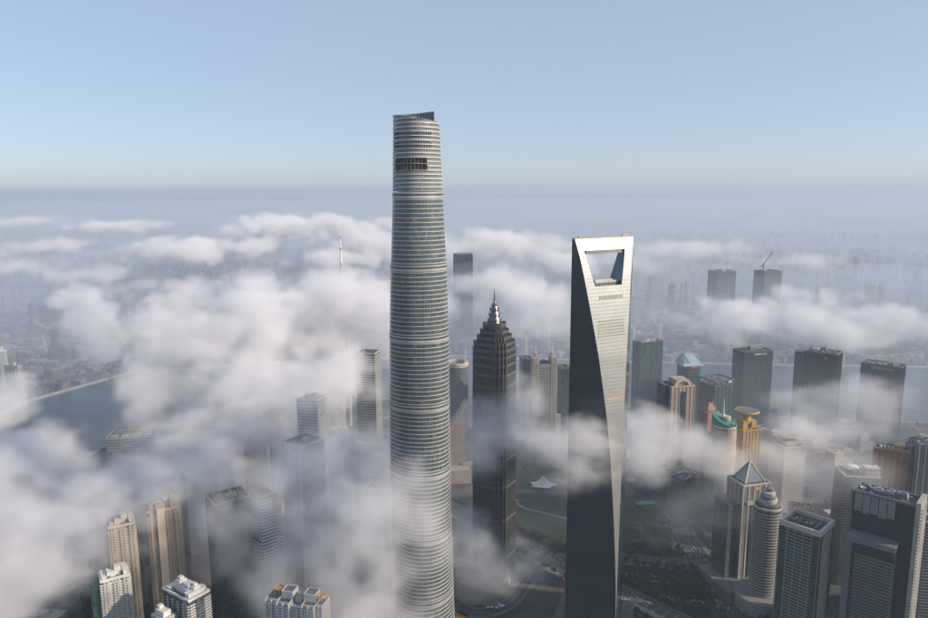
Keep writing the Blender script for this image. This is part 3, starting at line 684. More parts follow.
# big dark stepped slab at the right edge
r, h, P = tower('dark_slab_tower', 'large dark glass slab with pale edge walls and a lower striped block before it', 887.5, 494.5, 196, 63, 31, -42, 'navy_glass', parapet='grey', plant=3, band=None)
part(r, 'edge_wall', 'grey', lambda b: b.box(-33, 0, 0, 2.8, 32.6, h + 3)); part(r, 'edge_wall', 'stripe', lambda b: b.box(34, 0, 0, 4.8, 35, h + 5))
part(r, 'edge_bands', 'stripe', lambda b: [b.box(37, 0, 4 * k, 1.6, 31, 1.6) for k in range(1, int(h / 4))], 'stuff')
part(r, 'facade_panels', 'silver', lambda b: [b.box(-26 + 8.5 * k, -15.9, h - 22 - 2 * (k % 2), 7.6, .7, 21 + 2 * (k % 2)) for k in range(5)])
part(r, 'low_block', 'navy_glass', lambda b: b.box(-6, -25.5, 0, 50, 19.6, h - 48)); part(r, 'low_block_frame', 'grey', lambda b: (b.box(-6, -35.8, h - 53, 51, 1.6, 6), b.box(-28, -35.8, 0, 7, 1.6, h - 53), b.box(-6, -25.5, h - 48, 51, 20, 1.4)))
part(r, 'low_block_bands', 'grey', lambda b: [b.box(-1, -35.7, 4 * k, 39, 1.2, 2.0) for k in range(1, int((h - 62) / 4))], 'stuff')
for k in range(4): part(r, 'roof_unit', 'cream' if k % 2 else 'silver', lambda b: (b.box(-22 + 13 * k, 4 - 3 * (k % 2), h + .31, 7, 6, 4.5), b.box(-22 + 13 * k, 4 - 3 * (k % 2), h + 4.81, 3, 3, 1.2)))
part(r, 'roof_dish', 'white', lambda b: b.lathe([(.6, h + 2), (3.2, h + 5), (2.8, h + 5.2), (.3, h + 3)], 14, -24, -8))
# building with domed white roof behind it
r, h, P = tower('domed_roof_tower', 'grey tower whose cluttered roof carries a flat white dome', 857, 472, 160, 44, 40, -8, 'grey_glass', band='grey', fh=4, bh=1.2, parapet='cream', plant=3)
part(r, 'dome', 'white', lambda b: b.lathe([(9, h + 4), (8.6, h + 6), (6, h + 8), (.2, h + 9.4)], 24, -6, 4))
part(r, 'roof_pavilion', 'cream', lambda b: (b.box(14, -10, h + .31, 17, 12, 10), b.box(14, -10, h + 10.31, 19, 14, 2), b.box(14, -16.3, h + 4, 15, .8, 3)))
# orange brick block
r, h, P = tower('brick_tower', 'broad orange brick apartment block with white and gold roof works', 891.5, 448.5, 172, 44, 16, -22, 'orange_brick', band='orange' if False else None, pier=None, parapet='rose', plant=2)
part(r, 'balconies', mat('brick_balcony', (0.46, 0.25, 0.15), .7), lambda b: [b.box(x, -8.6, 3.5 * k, 4.2, 1.4, 1.1) for k in range(1, 48) for x in (-19, -11.5, -4, 4, 11.5, 19)], 'stuff')
part(r, 'roof_shed', 'gold', lambda b: (b.box(8, 0, h + .31, 12, 9, 6), b.box(8, 0, h + 6.31, 13, 10, .8))); part(r, 'roof_tank', 'white', lambda b: [b.lathe([(2, h + .31), (2, h + 4), (.3, h + 5)], 10, -14 + 5 * k, -3) for k in range(4)])
part(r, 'podium', 'red', lambda b: b.box(10, -26, .1, 22, 14, 24))
# pale tower at the right edge
r, h, P = tower('winged_tower', 'pale grey twin-winged tower standing beside the orange brick block', 924, 442, 188, 24, 34, -10, 'grey_stone', band='grey', fh=3.7, bh=.9, parapet='grey', plant=1, pier='cream', psp=8)
part(r, 'wing', 'grey_stone', lambda b: b.box(-13, 6, 0, 9, 20, h - 6))
r, h, P = tower('banded_block', 'grey banded office block half hidden past the dark slab tower', 937, 520, 140, 34, 30, -12, 'grey_glass', band='stripe', fh=4, bh=1.2, parapet='grey', plant=1)
# oval-roof building
r, h, P = tower('oval_roof_block', 'pale stepped block topped by an oval roof pavilion on posts', 789, 444, 112, 40, 36, 10, 'grey_stone', band='cream', fh=4, bh=1.3, parapet='cream', plant=1)
part(r, 'oval_roof', 'cream', lambda b: (b.prism(ellip(20, 12, 28), h + 13, h + 15), b.prism(ellip(16, 9, 28), h + 15, h + 16.2))); part(r, 'roof_posts', 'white', lambda b: [b.bar((14 * math.cos(a), 8 * math.sin(a), h + 2), (16 * math.cos(a), 9.5 * math.sin(a), h + 13), .7) for a in (0, 1.05, 2.1, 3.14, 4.2, 5.24)])
part(r, 'step_block', 'cream', lambda b: b.box(0, -2, h + 2, 24, 16, 7))
r, h, P = tower('long_block', 'long low grey block with terraced roof beside the oval-roofed building', 772, 432, 90, 34, 70, 30, 'grey_stone', band='grey', fh=4, bh=1.1, parapet='grey', plant=2)
r, h, P = tower('small_rose_block', 'small rose stone block behind the cream-parapet tower', 801, 506, 96, 30, 22, -15, 'rose_stone', band='rose', fh=3.6, bh=.7, parapet='rose', plant=1)
r, h, P = tower('stepped_stone_block', 'low dark block with ribbed terraces at the foot of the pink towers', 690, 478, 62, 62, 40, 24, 'grey_stone', band='grey', fh=5, bh=1.4, parapet='grey', plant=2)
r, h, P = tower('low_dark_block', 'low dark mall roof with skylight ridges by the pink stone tower', 672, 474, 40, 84, 50, 20, 'grey_glass', band='dark', fh=5, bh=1, parapet='grey', plant=3)
# --- centre
r, h, P = tower('twin_pinnacle_tower', 'cream tower of two slim pinnacles joined by a glass centre', 543, 363, 208, 44, 30, 10, 'grey_glass', band='cream', fh=3.9, bh=.8, proud=.3, parapet='grey', plant=1)
for s in (-1, 1):
    pn = part(r, 'pinnacle', 'cream_stone', lambda b: (b.box(s * 18.5, -7, 0, 13, 16, h + 14), b.box(s * 17, -6, h + 14, 5.5, 7, 9)))
    part(pn, 'piers', 'cream', lambda b: [b.box(s * 18.5 + x, -15.4, 0, 1.3, 1.2, h + 14 + (4 if abs(x) > 3 else 0)) for x in (-5, -1.7, 1.7, 5)], 'stuff')
    part(r, 'mast', 'white', lambda b: b.lathe([(.9, h + 23), (.6, h + 36), (.2, h + 48)], 6, s * 17, -6))
part(r, 'sign_band', 'silver', lambda b: (b.box(0, -15.5, h - 4, 22, .8, 5))); part(r, 'wing', 'cream_stone', lambda b: b.box(30, -4, 0, 10, 20, h * .5)); part(r, 'wing', 'cream_stone', lambda b: b.box(-27, 0, 0, 8, 20, h * .72))
part(r, 'podium', 'grey', lambda b: b.box(4, -14, .1, 96, 60, 18))
tower('shadow_tower', 'plain dark tower tucked against the twin-pinnacle cream tower', 526, 358, 200, 22, 30, 8, 'navy_glass', parapet='dark', plant=1)
tower('blue_tower', 'dark blue glass tower between twin pinnacles and blade tower', 566, 367, 196, 30, 34, 8, 'teal_glass', parapet='teal', plant=1)
r, h, P = tower('drum_tower', 'round grey glass drum tower with cream ring crown and roof mast', 457, 365, 192, 46, 46, 0, 'grey_glass', band='grey', fh=4, bh=.7, poly=ellip(23, 23, 36), parapet='cream', plant=0)
part(r, 'crown_ring', 'cream', lambda b: b.ring(ellip(24, 24, 36), ellip(21, 21, 36), h + 3, h + 8)); part(r, 'crown_posts', 'cream', lambda b: [b.box(22 * math.cos(a), 22 * math.sin(a), h + 2, 1.6, 1.6, 3) for a in [k * math.pi / 8 for k in range(16)]], 'stuff')
part(r, 'mast', 'white', lambda b: (b.lathe([(2.4, h), (2.0, h + 8), (.7, h + 14), (.25, h + 40)], 8, 17, -12)))
def wedge():
    p = at_d(466, 404, 1300); z1 = p.z; z0 = at_d(451, 428, 1300).z
    root = thing('wedge_building', 'beige stone wedge building with steeply slanted roof beside twisted tower', 'building', (p.x - 22, 1300 + 20, 0), R(4))
    b = MB(); b.v += [(-24, -20, 0), (22, -20, 0), (22, 20, 0), (-24, 20, 0), (-24, -20, z0 - 26), (22, -20, z1), (22, 20, z1), (-24, 20, z0 - 26)]
    b.f += [(0, 1, 5, 4), (1, 2, 6, 5), (2, 3, 7, 6), (3, 0, 4, 7), (4, 5, 6, 7), (3, 2, 1, 0)]; b.build('wall', GL['beige_stone'], root)
    b = MB(); b.bar((-24, -20.4, z0 - 26), (22, -20.4, z1), 1.0); b.bar((22.3, -20.4, 0), (22.3, -20.4, z1), .8); b.build('roof_edge', T['cream'], root)
    b = MB(); b.box(-2, -34, .1, 60, 28, 26); b.box(24, -20, 26.1, 22, 10, 5); b.build('podium', T['beige'], root)
wedge()
r, h, P = tower('slab_tower', 'lone tall blue slab tower in haze across the river behind the pagoda tower', 463, 254, 318, 62, 40, 14, 'navy_glass', pier='teal', psp=15, parapet='grey', plant=1)
r, h, P = tower('hazy_box_tower', 'hazy square tower with pale top band rising behind the cloud', 722, 271, 270, 70, 60, 10, 'grey_glass', band='grey', fh=12, bh=2, parapet='grey', plant=2)
r, h, P = tower('crane_tower', 'hazy unfinished tower with a slanted crane on its roof', 768, 271, 270, 66, 60, 12, 'grey_glass', band='grey', fh=8, bh=2.5, parapet='grey', plant=1)
part(r, 'crane', 'dark', lambda b: (b.bar((-18, 0, h), (-18, 0, h + 24), 1.6), b.bar((-24, 0, h + 18), (14, 0, h + 66), 1.3), b.bar((-30, 0, h + 14), (-18, 0, h + 24), 1.8)))
# --- left
def resi(name, label, px, top, h, w, dp, rot, core, trim, fh=3.2, bays=4, crown=None, group=None):
    n = bays; poly = []
    r, hh, P = tower(name, label, px, top, h, w, dp, rot, core, parapet=trim, plant=0, group=group)
    b = MB(); k = int(h / fh)
    for i in range(n):
        x = -w / 2 + w * (i + .5) / n
        for s in (-1, 1): b.box(x, s * (dp / 2 + .9), 0, w / n * .5, 1.8, h - (3 if i % 2 else 0))
    for s in (-1, 1): b.box(s * (w / 2 + .8), 0, 0, 1.6, dp * .36, h - 2)
    b.build('bays', GL[core], r)
    b = MB()
    for f in range(1, k):
        for i in range(n + 1):
            x = -w / 2 + w * i / n
            for s in (-1, 1): b.box(max(-w/2+1.5, min(w/2-1.5, x)), s * (dp / 2 + .75), f * fh, w / n * .42, 1.5, 1.0)
        for s in (-1, 1):
            for y in (-dp * .34, dp * .34): b.box(s * (w / 2 + .7), y, f * fh, 1.4, dp * .26, 1.0)
    b.build('balconies', T[trim], r, 'stuff')
    b = MB(); b.box(0, 0, hh + .3, w * .5, dp * .5, 6); b.box(w * .12, 0, hh + 6.3, w * .22, dp * .3, 4); b.build('stair_head', T[trim], r)
    for s in (-1, 1):
        b = MB(); b.box(s * w * .36, 0, hh + .3, w * .14, dp * .8, 4.2 + 1.5 * s); b.box(s * w * .36, 0, hh + 4.5 + 1.5 * s, w * .18, dp * .86, .6); b.build('roof_wing', T[trim], r)
    return r, hh
resi('residential_tower', 'slim tan balcony tower with stepped top behind the white-green tower', 121, 522, 165, 28, 24, 28, 'tan_stone', 'cream', bays=3)
r, h = resi('residential_tower', 'tallest tan balcony tower with curved roof horns and blank sunlit wall', 163, 506, 172, 36, 26, 24, 'tan_stone', 'beige', bays=4)
part(r, 'roof_horn', 'cream', lambda b: [b.bar((-16 + 3 * k, -8, h + 2 + 9 * math.sin(.5 * k)), (-13 + 3 * k, -8, h + 2 + 9 * math.sin(.5 * k + .5)), .9) for k in range(5)])
part(r, 'blank_wall', mat('tan_panel', (0.50, 0.40, 0.29), .8), lambda b: b.box(-3, -15.4, 0, 9, 1.6, h + 4)); part(r, 'side_tower', 'tan_stone', lambda b: b.box(14, 0, 0, 12, 22, h + 11))
resi('residential_tower', 'ghostly tan tower standing in fog behind the slim balcony tower', 127, 482, 172, 24, 22, 26, 'tan_stone', 'cream', bays=3)
resi('residential_tower', 'ghostly tan tower standing in fog behind the tallest balcony tower', 172, 480, 176, 30, 24, 24, 'tan_stone', 'cream', bays=3)
r, h = resi('residential_block', 'white apartment block with green glass side at the foot of tan towers', 114, 574, 120, 30, 24, 32, 'white_tile', 'white', bays=3)
part(r, 'green_glass_wing', 'green_glass', lambda b: b.box(-19, 2, 0, 12, 22, h - 2))
r, h = resi('residential_block', 'teal and white apartment slab with white rooftop turrets', 186, 590, 118, 46, 26, -34, 'grey_glass', 'white', bays=5)
part(r, 'turret', 'white', lambda b: (b.box(-8, 0, h + 2, 8, 9, 9), b.box(-8, 0, h + 11, 5, 5, 3))); part(r, 'turret', 'white', lambda b: (b.box(14, 2, h + 2, 8, 8, 7), b.box(14, 2, h + 9, 4, 4, 3)))
part(r, 'low_wing', 'white_tile', lambda b: b.box(-4, -26, 0, 22, 16, h - 16)); part(r, 'low_wing_roof', 'white', lambda b: (b.box(-4, -26, h - 16, 14, 9, 6), b.box(-9, -26, h - 10, 5, 5, 3)))
# white slab with orange rings
def ring_slab():
    p = at_h(297, 598, 112); root = thing('ringed_apartment_slab', 'white apartment slab with box penthouses and two orange roof rings', 'building', (p.x, p.y, 0), R(-14))
    segs = [(-25, 15, 20, 0), (-10, 15, 24, -1), (4, 13, 19, 1), (19, 15, 23, -1), (30, 9, 18, 0)]
    for x, w, dp, y in segs:
        h = 112 - (4 if w == 13 else 0)
        b = MB(); b.box(x, y, 0, w - .1, dp, h); o = b.build('wall', GL['white_tile'], root)
        b = MB()
        for f in range(1, 35):
            b.box(x - w * .25, y - dp / 2 - .7, f * 3.15, w * .36, 1.4, 1.0); b.box(x + w * .25, y - dp / 2 - .7, f * 3.15, w * .36, 1.4, 1.0)
        b.build('balconies', T['white'], o, 'stuff')
        b = MB()
        for q in (-.46, 0, .46): b.box(x + w * q, y - dp / 2 - .9, 0, 1.3, 2.0, h + .6)
        b.build('piers', T['white'], o, 'stuff')
        P = [(x + a, y + c_) for a, c_ in rect(w - .1, dp)]; I = [(x + a, y + c_) for a, c_ in rect(w - 1.4, dp - 1.3)]
        b = MB(); b.ring(P, I, h + .01, h + 1.6); b.build('parapet', T['white'], root); b = MB(); b.prism(I, h + .02, h + .3); b.build('roof', T['roof'], root)
    for x, w in ((-9, 13), (17, 13)):
        b = MB(); b.box(x, 2, 112.3, w, 13, 8); b.build('penthouse', T['white'], root)
        b = MB(); b.ring([(x + a, 2 + c_) for a, c_ in rect(w + .8, 13.8)], [(x + a, 2 + c_) for a, c_ in rect(w - 1.6, 11.4)], 120.3, 121.3); b.build('penthouse_rim', T['white'], root)
        b = MB(); b.prism([(x + a, 2 + c_) for a, c_ in rect(w - 1.7, 11.3)], 120.32, 120.6); b.build('penthouse_roof', T['grey'], root)
    b = MB(); b.box(4, 1, 108.3, 8, 10, 7); b.box(4, 1, 115.3, 5, 6, 2); b.build('penthouse', T['cream'], root)
    for x, y in ((-24, 5), (29, 1)):
        b = MB(); P, I = ellip(5.6, 5.6, 24), ellip(4.3, 4.3, 24); b.ring([(x + a, y + c_) for a, c_ in P], [(x + a, y + c_) for a, c_ in I], 117.5, 119.3); rg = b.build('roof_ring', T['orange'], root)
        b = MB()
        for k in range(6): b.box(x + 5 * math.cos(k * 1.047), y + 5 * math.sin(k * 1.047), 112.3, .5, .5, 5.2)
        b.build('ring_posts', T['orange'], rg, 'stuff')
ring_slab()
# chevron striped tower
r, h, P = tower('striped_tower', 'light and dark striped corner tower in mist behind the white ringed slab', 264, 493, 172, 22, 22, 42, 'teal_glass', band='white', fh=4.4, bh=2.0, proud=.7, parapet='stripe', plant=1)
part(r, 'step_wing', 'teal_glass', lambda b: b.box(2, -0, 0, 32, 20, h - 58)); part(r, 'step_bands', 'white', lambda b: [b.box(2, 0, 4.4 * k, 33.4, 21.4, 2.0) for k in range(1, 26)], 'stuff')
tower('dark_mist_tower', 'dark teal tower with flat roof next to the striped corner tower in mist', 228, 496, 170, 46, 36, 36, 'teal_glass', band='dark', fh=4, bh=1, parapet='gold', plant=2)
r, h, P = tower('misty_slab_tower', 'big pale tower with bright corner edge fading into low cloud', 303, 441, 205, 38, 44, -38, 'grey_glass', band='silver', fh=4, bh=.6, proud=.2, parapet='cream', plant=3)
part(r, 'corner_edge', 'white', lambda b: b.box(19.4, -22.4, 0, 1.2, 1.2, h + 3)); part(r, 'sign_panel', 'white', lambda b: b.box(10, -22.8, h - 14, 7, .6, 5))
r, h, P = tower('banded_tower', 'tall slender tower of horizontal pale stripes behind the twisted tower', 368, 352, 245, 38, 34, -12, 'grey_glass', band='stripe', fh=4.8, bh=2.3, proud=.6, parapet='stripe', plant=1)
part(r, 'base_block', 'grey_stone', lambda b: b.box(10, -22, 0, 56, 34, 74)); part(r, 'base_sign', 'white', lambda b: b.box(28, -39.4, 50, 18, .8, 12))
tower('banded_tower', 'shorter pale-striped tower whose top vanishes in the big cloud', 311, 398, 230, 34, 30, -12, 'grey_glass', band='stripe', fh=4.8, bh=2.2, proud=.6, parapet='stripe', plant=1)
r, h, P = tower('foggy_block', 'fogbound brown and white twin block with slanted roof', 228, 404, 185, 46, 36, 14, 'grey_stone', band='grey', fh=4, bh=1, parapet='cream', plant=1); part(r, 'wing', 'beige_stone', lambda b: b.box(14, -20.5, 0, 20, 8, h - 10)); part(r, 'roof_slope', 'cream', lambda b: b.bar((-26, -18, h - 12), (0, -18, h + 4), 1.6))
r, h, P = tower('foggy_slim_tower', 'fogbound slim tower with a white sign fin and rose corner', 263, 402, 180, 26, 24, 8, 'grey_glass', parapet='grey', plant=0); part(r, 'sign_fin', 'white', lambda b: b.box(14, -8, h - 18, 12, 3, 22)); part(r, 'corner', 'rose', lambda b: b.box(-6, -12.6, 0, 5, 1.4, h - 2))
r, h, P = tower('blue_dome_block', 'low block in fog carrying a blue dome', 258, 440, 120, 34, 30, 10, 'grey_stone', parapet='grey', plant=0); part(r, 'dome', mat('dome_blue', (0.06, 0.14, 0.24), .4), lambda b: b.lathe([(14, h + .3), (13.4, h + 5), (9, h + 10), (.2, h + 12.5)], 24), smooth=True)
r, h, P = tower('riverside_hall', 'broad green-roofed hall at the river edge with cream roof grid', 133, 434, 30, 96, 54, 10, 'grey_stone', band='cream', fh=6, bh=1.4, parapet='cream', plant=0)
part(r, 'green_roof', 'green', lambda b: b.box(0, 10, h + .35, 80, 16, 2)); [part(r, 'skylight', 'cream', lambda b: b.box(-33 + 22 * k, -14, h + .35, 15, 11, 3)) for k in range(4)]; part(r, 'brown_wing', 'rose', lambda b: b.box(10, 34, 0, 60, 13.8, 40))
tower('mist_block', 'squat pale block dissolving in fog below the striped tower', 380, 486, 96, 40, 34, -10, 'grey_stone', band='cream', fh=4, bh=1.3, parapet='cream', plant=2)

# ------------------------------------------------------------------ far city across the river
gl('far_cream', (0.40, 0.35, 0.30), (0.10, 0.10, 0.10), bay=4, floor=3.6, wx=.5, wz=.5)
gl('far_white', (0.48, 0.47, 0.45), (0.12, 0.125, 0.13), bay=4, floor=3.6, wx=.5, wz=.5)
gl('far_rose', (0.36, 0.25, 0.21), (0.10, 0.09, 0.09), bay=4, floor=3.6, wx=.5, wz=.5)
gl('far_grey', (0.22, 0.225, 0.23), (0.07, 0.08, 0.085), bay=4, floor=3.6, wx=.55, wz=.55)
gl('far_tan', (0.35, 0.28, 0.22), (0.09, 0.085, 0.08), bay=4, floor=3.6, wx=.5, wz=.5)
gl('far_blue', (0.13, 0.16, 0.18), (0.045, 0.06, 0.07), bay=4, floor=3.8, wx=.8, wz=.7)
def far_template(core, trim, shape, name, label, group):
    root = thing(name, label, 'building', (0, 0, 0), 0, group)
    b = MB(); H = 100.0
    if shape == 'slab': b.box(0, 0, 0, 46, 15, H); b.box(-12, -8.4, 0, 12, 3, H - 4); b.box(12, -8.4, 0, 12, 3, H - 4)
    elif shape == 'point': b.prism(cham(28, 26, 6), 0, H); b.box(0, 0, 0, 30.4, 12, H - 5); b.box(0, 0, 0, 12, 28.4, H - 5)
    elif shape == 'step': b.box(0, 0, 0, 36, 30, H * .72); b.box(2, 2, H * .72, 26, 22, H * .28)
    elif shape == 'twin': b.box(-15, 0, 0, 22, 22, H); b.box(15, 2, 0, 22, 22, H * .94); b.box(0, 1, 0, 10, 14, H * .86)
    elif shape == 'block': b.box(0, 0, 0, 62, 36, H * .5); b.box(-8, 0, H * .5, 30, 24, H * .5)
    b.build('wall', GL[core], root)
    b = MB()
    if shape == 'twin':
        for x, z in ((-15, H), (15, H * .94)): b.box(x, 0, z, 10, 10, 6); b.box(x, 0, z + 6, 5, 5, 3)
    else: b.box(0, 0, H, 13, 9, 6); b.box(3, 0, H + 6, 5, 5, 3)
    b.build('stair_head', T[trim], root)
    b = MB()
    if shape == 'slab': b.ring(rect(46.6, 15.6), rect(44.6, 13.6), H - .5, H + 1.5)
    elif shape == 'point': b.ring(cham(28.6, 26.6, 6), cham(26, 24, 5.6), H - .5, H + 1.8)
    elif shape == 'step': b.ring([(x + 2, y + 2) for x, y in rect(26.6, 22.6)], [(x + 2, y + 2) for x, y in rect(24.4, 20.4)], H - .5, H + 1.6)
    elif shape == 'twin':
        for x, z in ((-15, H), (15, H * .94)): b.ring([(x + q, y) for q, y in rect(22.6, 22.6)], [(x + q, y) for q, y in rect(20.4, 20.4)], z - .5, z + 1.6)
    else: b.ring([(x - 8, y) for x, y in rect(30.6, 24.6)], [(x - 8, y) for x, y in rect(28.4, 22.4)], H - .5, H + 1.6)
    b.build('parapet', T[trim], root)
    return root
KIND = [('far_cream', 'cream', 'slab', 'apartment_slab', 'cream apartment slab among the hazy city blocks across the river', 'cream slabs across the river'),
        ('far_white', 'white', 'point', 'apartment_tower', 'white eight-sided apartment tower in hazy city across the river', 'white point towers across the river'),
        ('far_rose', 'rose', 'point', 'apartment_tower', 'rose brick eight-sided tower in hazy city across the river', 'rose point towers across the river'),
        ('far_grey', 'grey', 'step', 'office_tower', 'grey set-back office tower in hazy city across the river', 'grey set-back towers across the river'),
        ('far_tan', 'beige', 'twin', 'apartment_tower', 'tan tower of two joined shafts across the river', 'tan twin-shaft towers across the river'),
        ('far_blue', 'silver', 'step', 'office_tower', 'blue glass set-back tower in hazy city across the river', 'blue glass towers across the river'),
        ('far_tan', 'beige', 'block', 'office_block', 'tan block with tower on wide base across the river', 'tan based blocks across the river'),
        ('far_white', 'cream', 'twin', 'apartment_tower', 'white tower of two joined shafts across the river', 'white twin-shaft towers across the river'),
        ('far_cream', 'beige', 'point', 'apartment_tower', 'cream eight-sided apartment tower across the river', 'cream point towers across the river'),
        ('far_grey', 'grey', 'block', 'office_block', 'grey block with tower on wide base across the river', 'grey based blocks across the river')]
NAMED = [(o.location.x, o.location.y, o.name.split('.')[0].replace('_', ' ')) for o in C.objects if o.parent is None and o.type == 'EMPTY' and 'residential' not in o.name and 'banded' not in o.name]
used = [(o.location.x, o.location.y, 40) for o in C.objects if o.parent is None and o.type == 'EMPTY']
def free(x, y, r):
    return all((x - a) ** 2 + (y - b) ** 2 > (r + c_) ** 2 for a, b, c_ in used)
tmpl = []; first = []
for k in KIND: tmpl.append(far_template(*k)); first.append(True)
rf = random.Random(5); n_far = 0; tries = 0
def hide_core(x, y):      # far city only where the camera can look
    return abs(x) < 0.74 * y + 60
while n_far < 285 and tries < 9000:
    tries += 1
    y = 1800 + 2300 * rf.random() ** 1.25; x = rf.uniform(-.72, .72) * y
    fb = bank_y(far_b, x)
    if y < fb + 30: continue
    near = y < fb + 140
    s = rf.uniform(.8, 1.15)
    if not free(x, y, 24 * s): continue
    k = rf.choices(range(10), (4, 4, 3, 3, 3, 2, 3, 3, 4, 2))[0]
    hz = rf.choice([.28, .35, .45, .6, .75, .9, 1.0, 1.15]) * (0.8 if near else 1) * (1.25 if x > 300 else 1) * rf.uniform(.85, 1.15)
    rot = rf.choice([0, .12, -.2, .5, 1.57, 1.4]) + rf.uniform(-.1, .1)
    lab = ('low ' if hz < .42 else 'tall ' if hz > .95 else 'mid-height ') + KIND[k][4].replace('in hazy city ', '').replace('among the hazy city blocks ', '').replace(' across the river', '') + (' on the waterfront across the river' if y < fb + 160 else ' in the city across the river')
    if first[k]:
        o = tmpl[k]; o['label'] = lab; o.location = (x, y, 0); o.rotation_euler = (0, 0, rot); o.scale = (s, s, hz); first[k] = False
    else: dup(tmpl[k], (x, y, 0), rot, (s, s, hz), lab)
    used.append((x, y, 24 * s)); n_far += 1
# low fabric and the towers beyond, too many to count
def mass(name, label, n, y0, y1, hfun, size, m, seed, bank=True, pw=1.3):
    r_ = random.Random(seed); b = MB(); c_ = 0
    for _ in range(n * 4):
        if c_ >= n: break
        y = y0 + (y1 - y0) * r_.random() ** pw; x = r_.uniform(-.74, .74) * y
        if bank and y < bank_y(far_b, x) + 24: continue
        if y < 4200 and not free(x, y, 8): continue
        w, d_ = r_.uniform(*size), r_.uniform(*size) * .7; h = hfun(r_); a = r_.choice([0, .15, -.25, .5, 1.5]) + r_.uniform(-.1, .1)
        b.box(x, y, 0, w, d_, h, a)
        if r_.random() < .6: b.box(x + w * .1, y, h, w * .3, d_ * .4, 3.5, a)
        c_ += 1
    o = b.build(name, m, kind='stuff'); tag(o, label, 'city'); return o
gl('roofs_red', (0.26, 0.15, 0.11), (0.09, 0.08, 0.075), bay=5, floor=3.5, wx=.5, wz=.5)
for i, (m, w) in enumerate((('far_cream', 'cream'), ('roofs_red', 'brick red'), ('far_grey', 'grey'), ('far_white', 'whitish'))):
    mass('low_city', w + ' low roofs massed between the towers across the river', 1900, 1800, 4200, lambda r_: r_.uniform(8, 26), (14, 46), GL[m], 20 + i, pw=1.15)
for i, (m, w) in enumerate((('far_cream', 'cream'), ('far_tan', 'tan'), ('far_grey', 'grey'), ('far_white', 'whitish'))):
    mass('distant_city', w + ' towers of the distant city fading into haze', 3000, 3900, 12000, lambda r_: r_.choice([18, 25, 30, 60, 80, 100, 120]) * r_.uniform(.7, 1.2), (16, 48), GL[m], 40 + i, pw=1.4)
# lesser blocks on the near side between the towers
rn = random.Random(9); c_ = 0; nk = []
names_near = [('grey_stone', 'grey', 'block', 'office_block', 'grey stone block low among the towers on the near bank', 'grey blocks low among the towers'),
              ('cream_stone', 'cream', 'slab', 'apartment_slab', 'cream slab low among the towers on the near bank', 'cream slabs low among the towers'),
              ('grey_glass', 'silver', 'step', 'office_block', 'grey glass set-back block low among the towers on the near bank', 'grey glass blocks low among the towers'),
              ('rose_stone', 'rose', 'block', 'office_block', 'rose stone block low among the towers on the near bank', 'rose blocks low among the towers')]
nt = [far_template(*k) for k in names_near]; nf = [True] * 4
def on_road(x, y, r):
    p = Vector((x, y))
    return any((Vector(q) - p).length < w / 2 + r for pts, w in ROADS for q in pts)
def px_of(x, y, z=0):
    v = CM.transposed() @ Vector((x, y, z - HC)); return (464 - FPX * v.x / v.z, 309 + FPX * v.y / v.z)
OPEN = [((505, 470), (620, 600)), ((600, 498), (740, 640)), ((430, 480), (620, 640))]
for _ in range(3000):
    if c_ >= 135: break
    y = rn.uniform(760, 1650); x = rn.uniform(-.72, .72) * y
    if y > bank_y(near_b, x) - 30 or not free(x, y, 10) or on_road(x, y, 28): continue
    q = px_of(x, y)
    if any(a[0] < q[0] < b[0] and a[1] < q[1] < b[1] for a, b in OPEN): continue
    k = rn.randrange(4); s = rn.uniform(.7, 1.0); hz = rn.uniform(.18, .55) * (.8 if x > 0 else 1.0); rot = rn.uniform(-.5, .5)
    near = min(NAMED, key=lambda q_: (q_[0] - x) ** 2 + (q_[1] - y) ** 2)[2]
    lab = ('squat ' if hz < .3 else 'mid-height ') + names_near[k][4].split(' low among')[0] + ' beside the ' + near
    if nf[k]: o = nt[k]; o['label'] = lab; o.location = (x, y, 0); o.rotation_euler = (0, 0, rot); o.scale = (s, s, hz); nf[k] = False
    else: dup(nt[k], (x, y, 0), rot, (s, s, hz), lab)
    used.append((x, y, 22)); c_ += 1

# ------------------------------------------------------------------ park things, trees, cars
def tent():
    p = ground_pt(543, 486); root = thing('tent_pavilion', 'white peaked membrane pavilion on the park lawn', 'pavilion', (p.x, p.y, 0))
    b = MB(); n = 10; m = 20; rows = []
    for i in range(n + 1):
        t = i / n
        for k in range(m):
            a = 2 * math.pi * k / m; r = (1.5 + 21 * t) * (1 + .22 * t * math.cos(5 * a)); z = 16 * (1 - t) ** 1.9 + 3 + .9 * t * math.cos(5 * a)
            b.v.append((r * math.cos(a), r * math.sin(a) * .7, z))
    for i in range(n):
        for k in range(m): j = (k + 1) % m; b.f.append((i * m + k, i * m + j, (i + 1) * m + j, (i + 1) * m + k))
    b.build('membrane', mat('membrane', (0.68, 0.66, 0.62), .6), root, smooth=True)
    b = MB(); b.bar((0, 0, 0), (0, 0, 22), .35); b.build('mast', T['silver'], root)
    for k in range(5):
        a = 2 * math.pi * k / 5; b = MB(); b.bar((26 * math.cos(a), 18 * math.sin(a), 0), (25 * math.cos(a), 17.5 * math.sin(a), 4.6), .25); b.build('pole', T['silver'], root)
tent()
def umbrella(px, py, i):
    p = ground_pt(px, py); root = thing('parasol', 'white plaza parasol at the foot of the pagoda tower', 'parasol', (p.x, p.y, 0), 0, 'white parasols on the plaza')
    b = MB(); b.lathe([(2.6, 2.6), (2.7, 2.8), (1.3, 3.6), (.1, 4.1)], 8); b.build('canopy', T['white'], root)
    b = MB(); b.bar((0, 0, 0), (0, 0, 2.7), .12); b.build('pole', T['grey'], root)
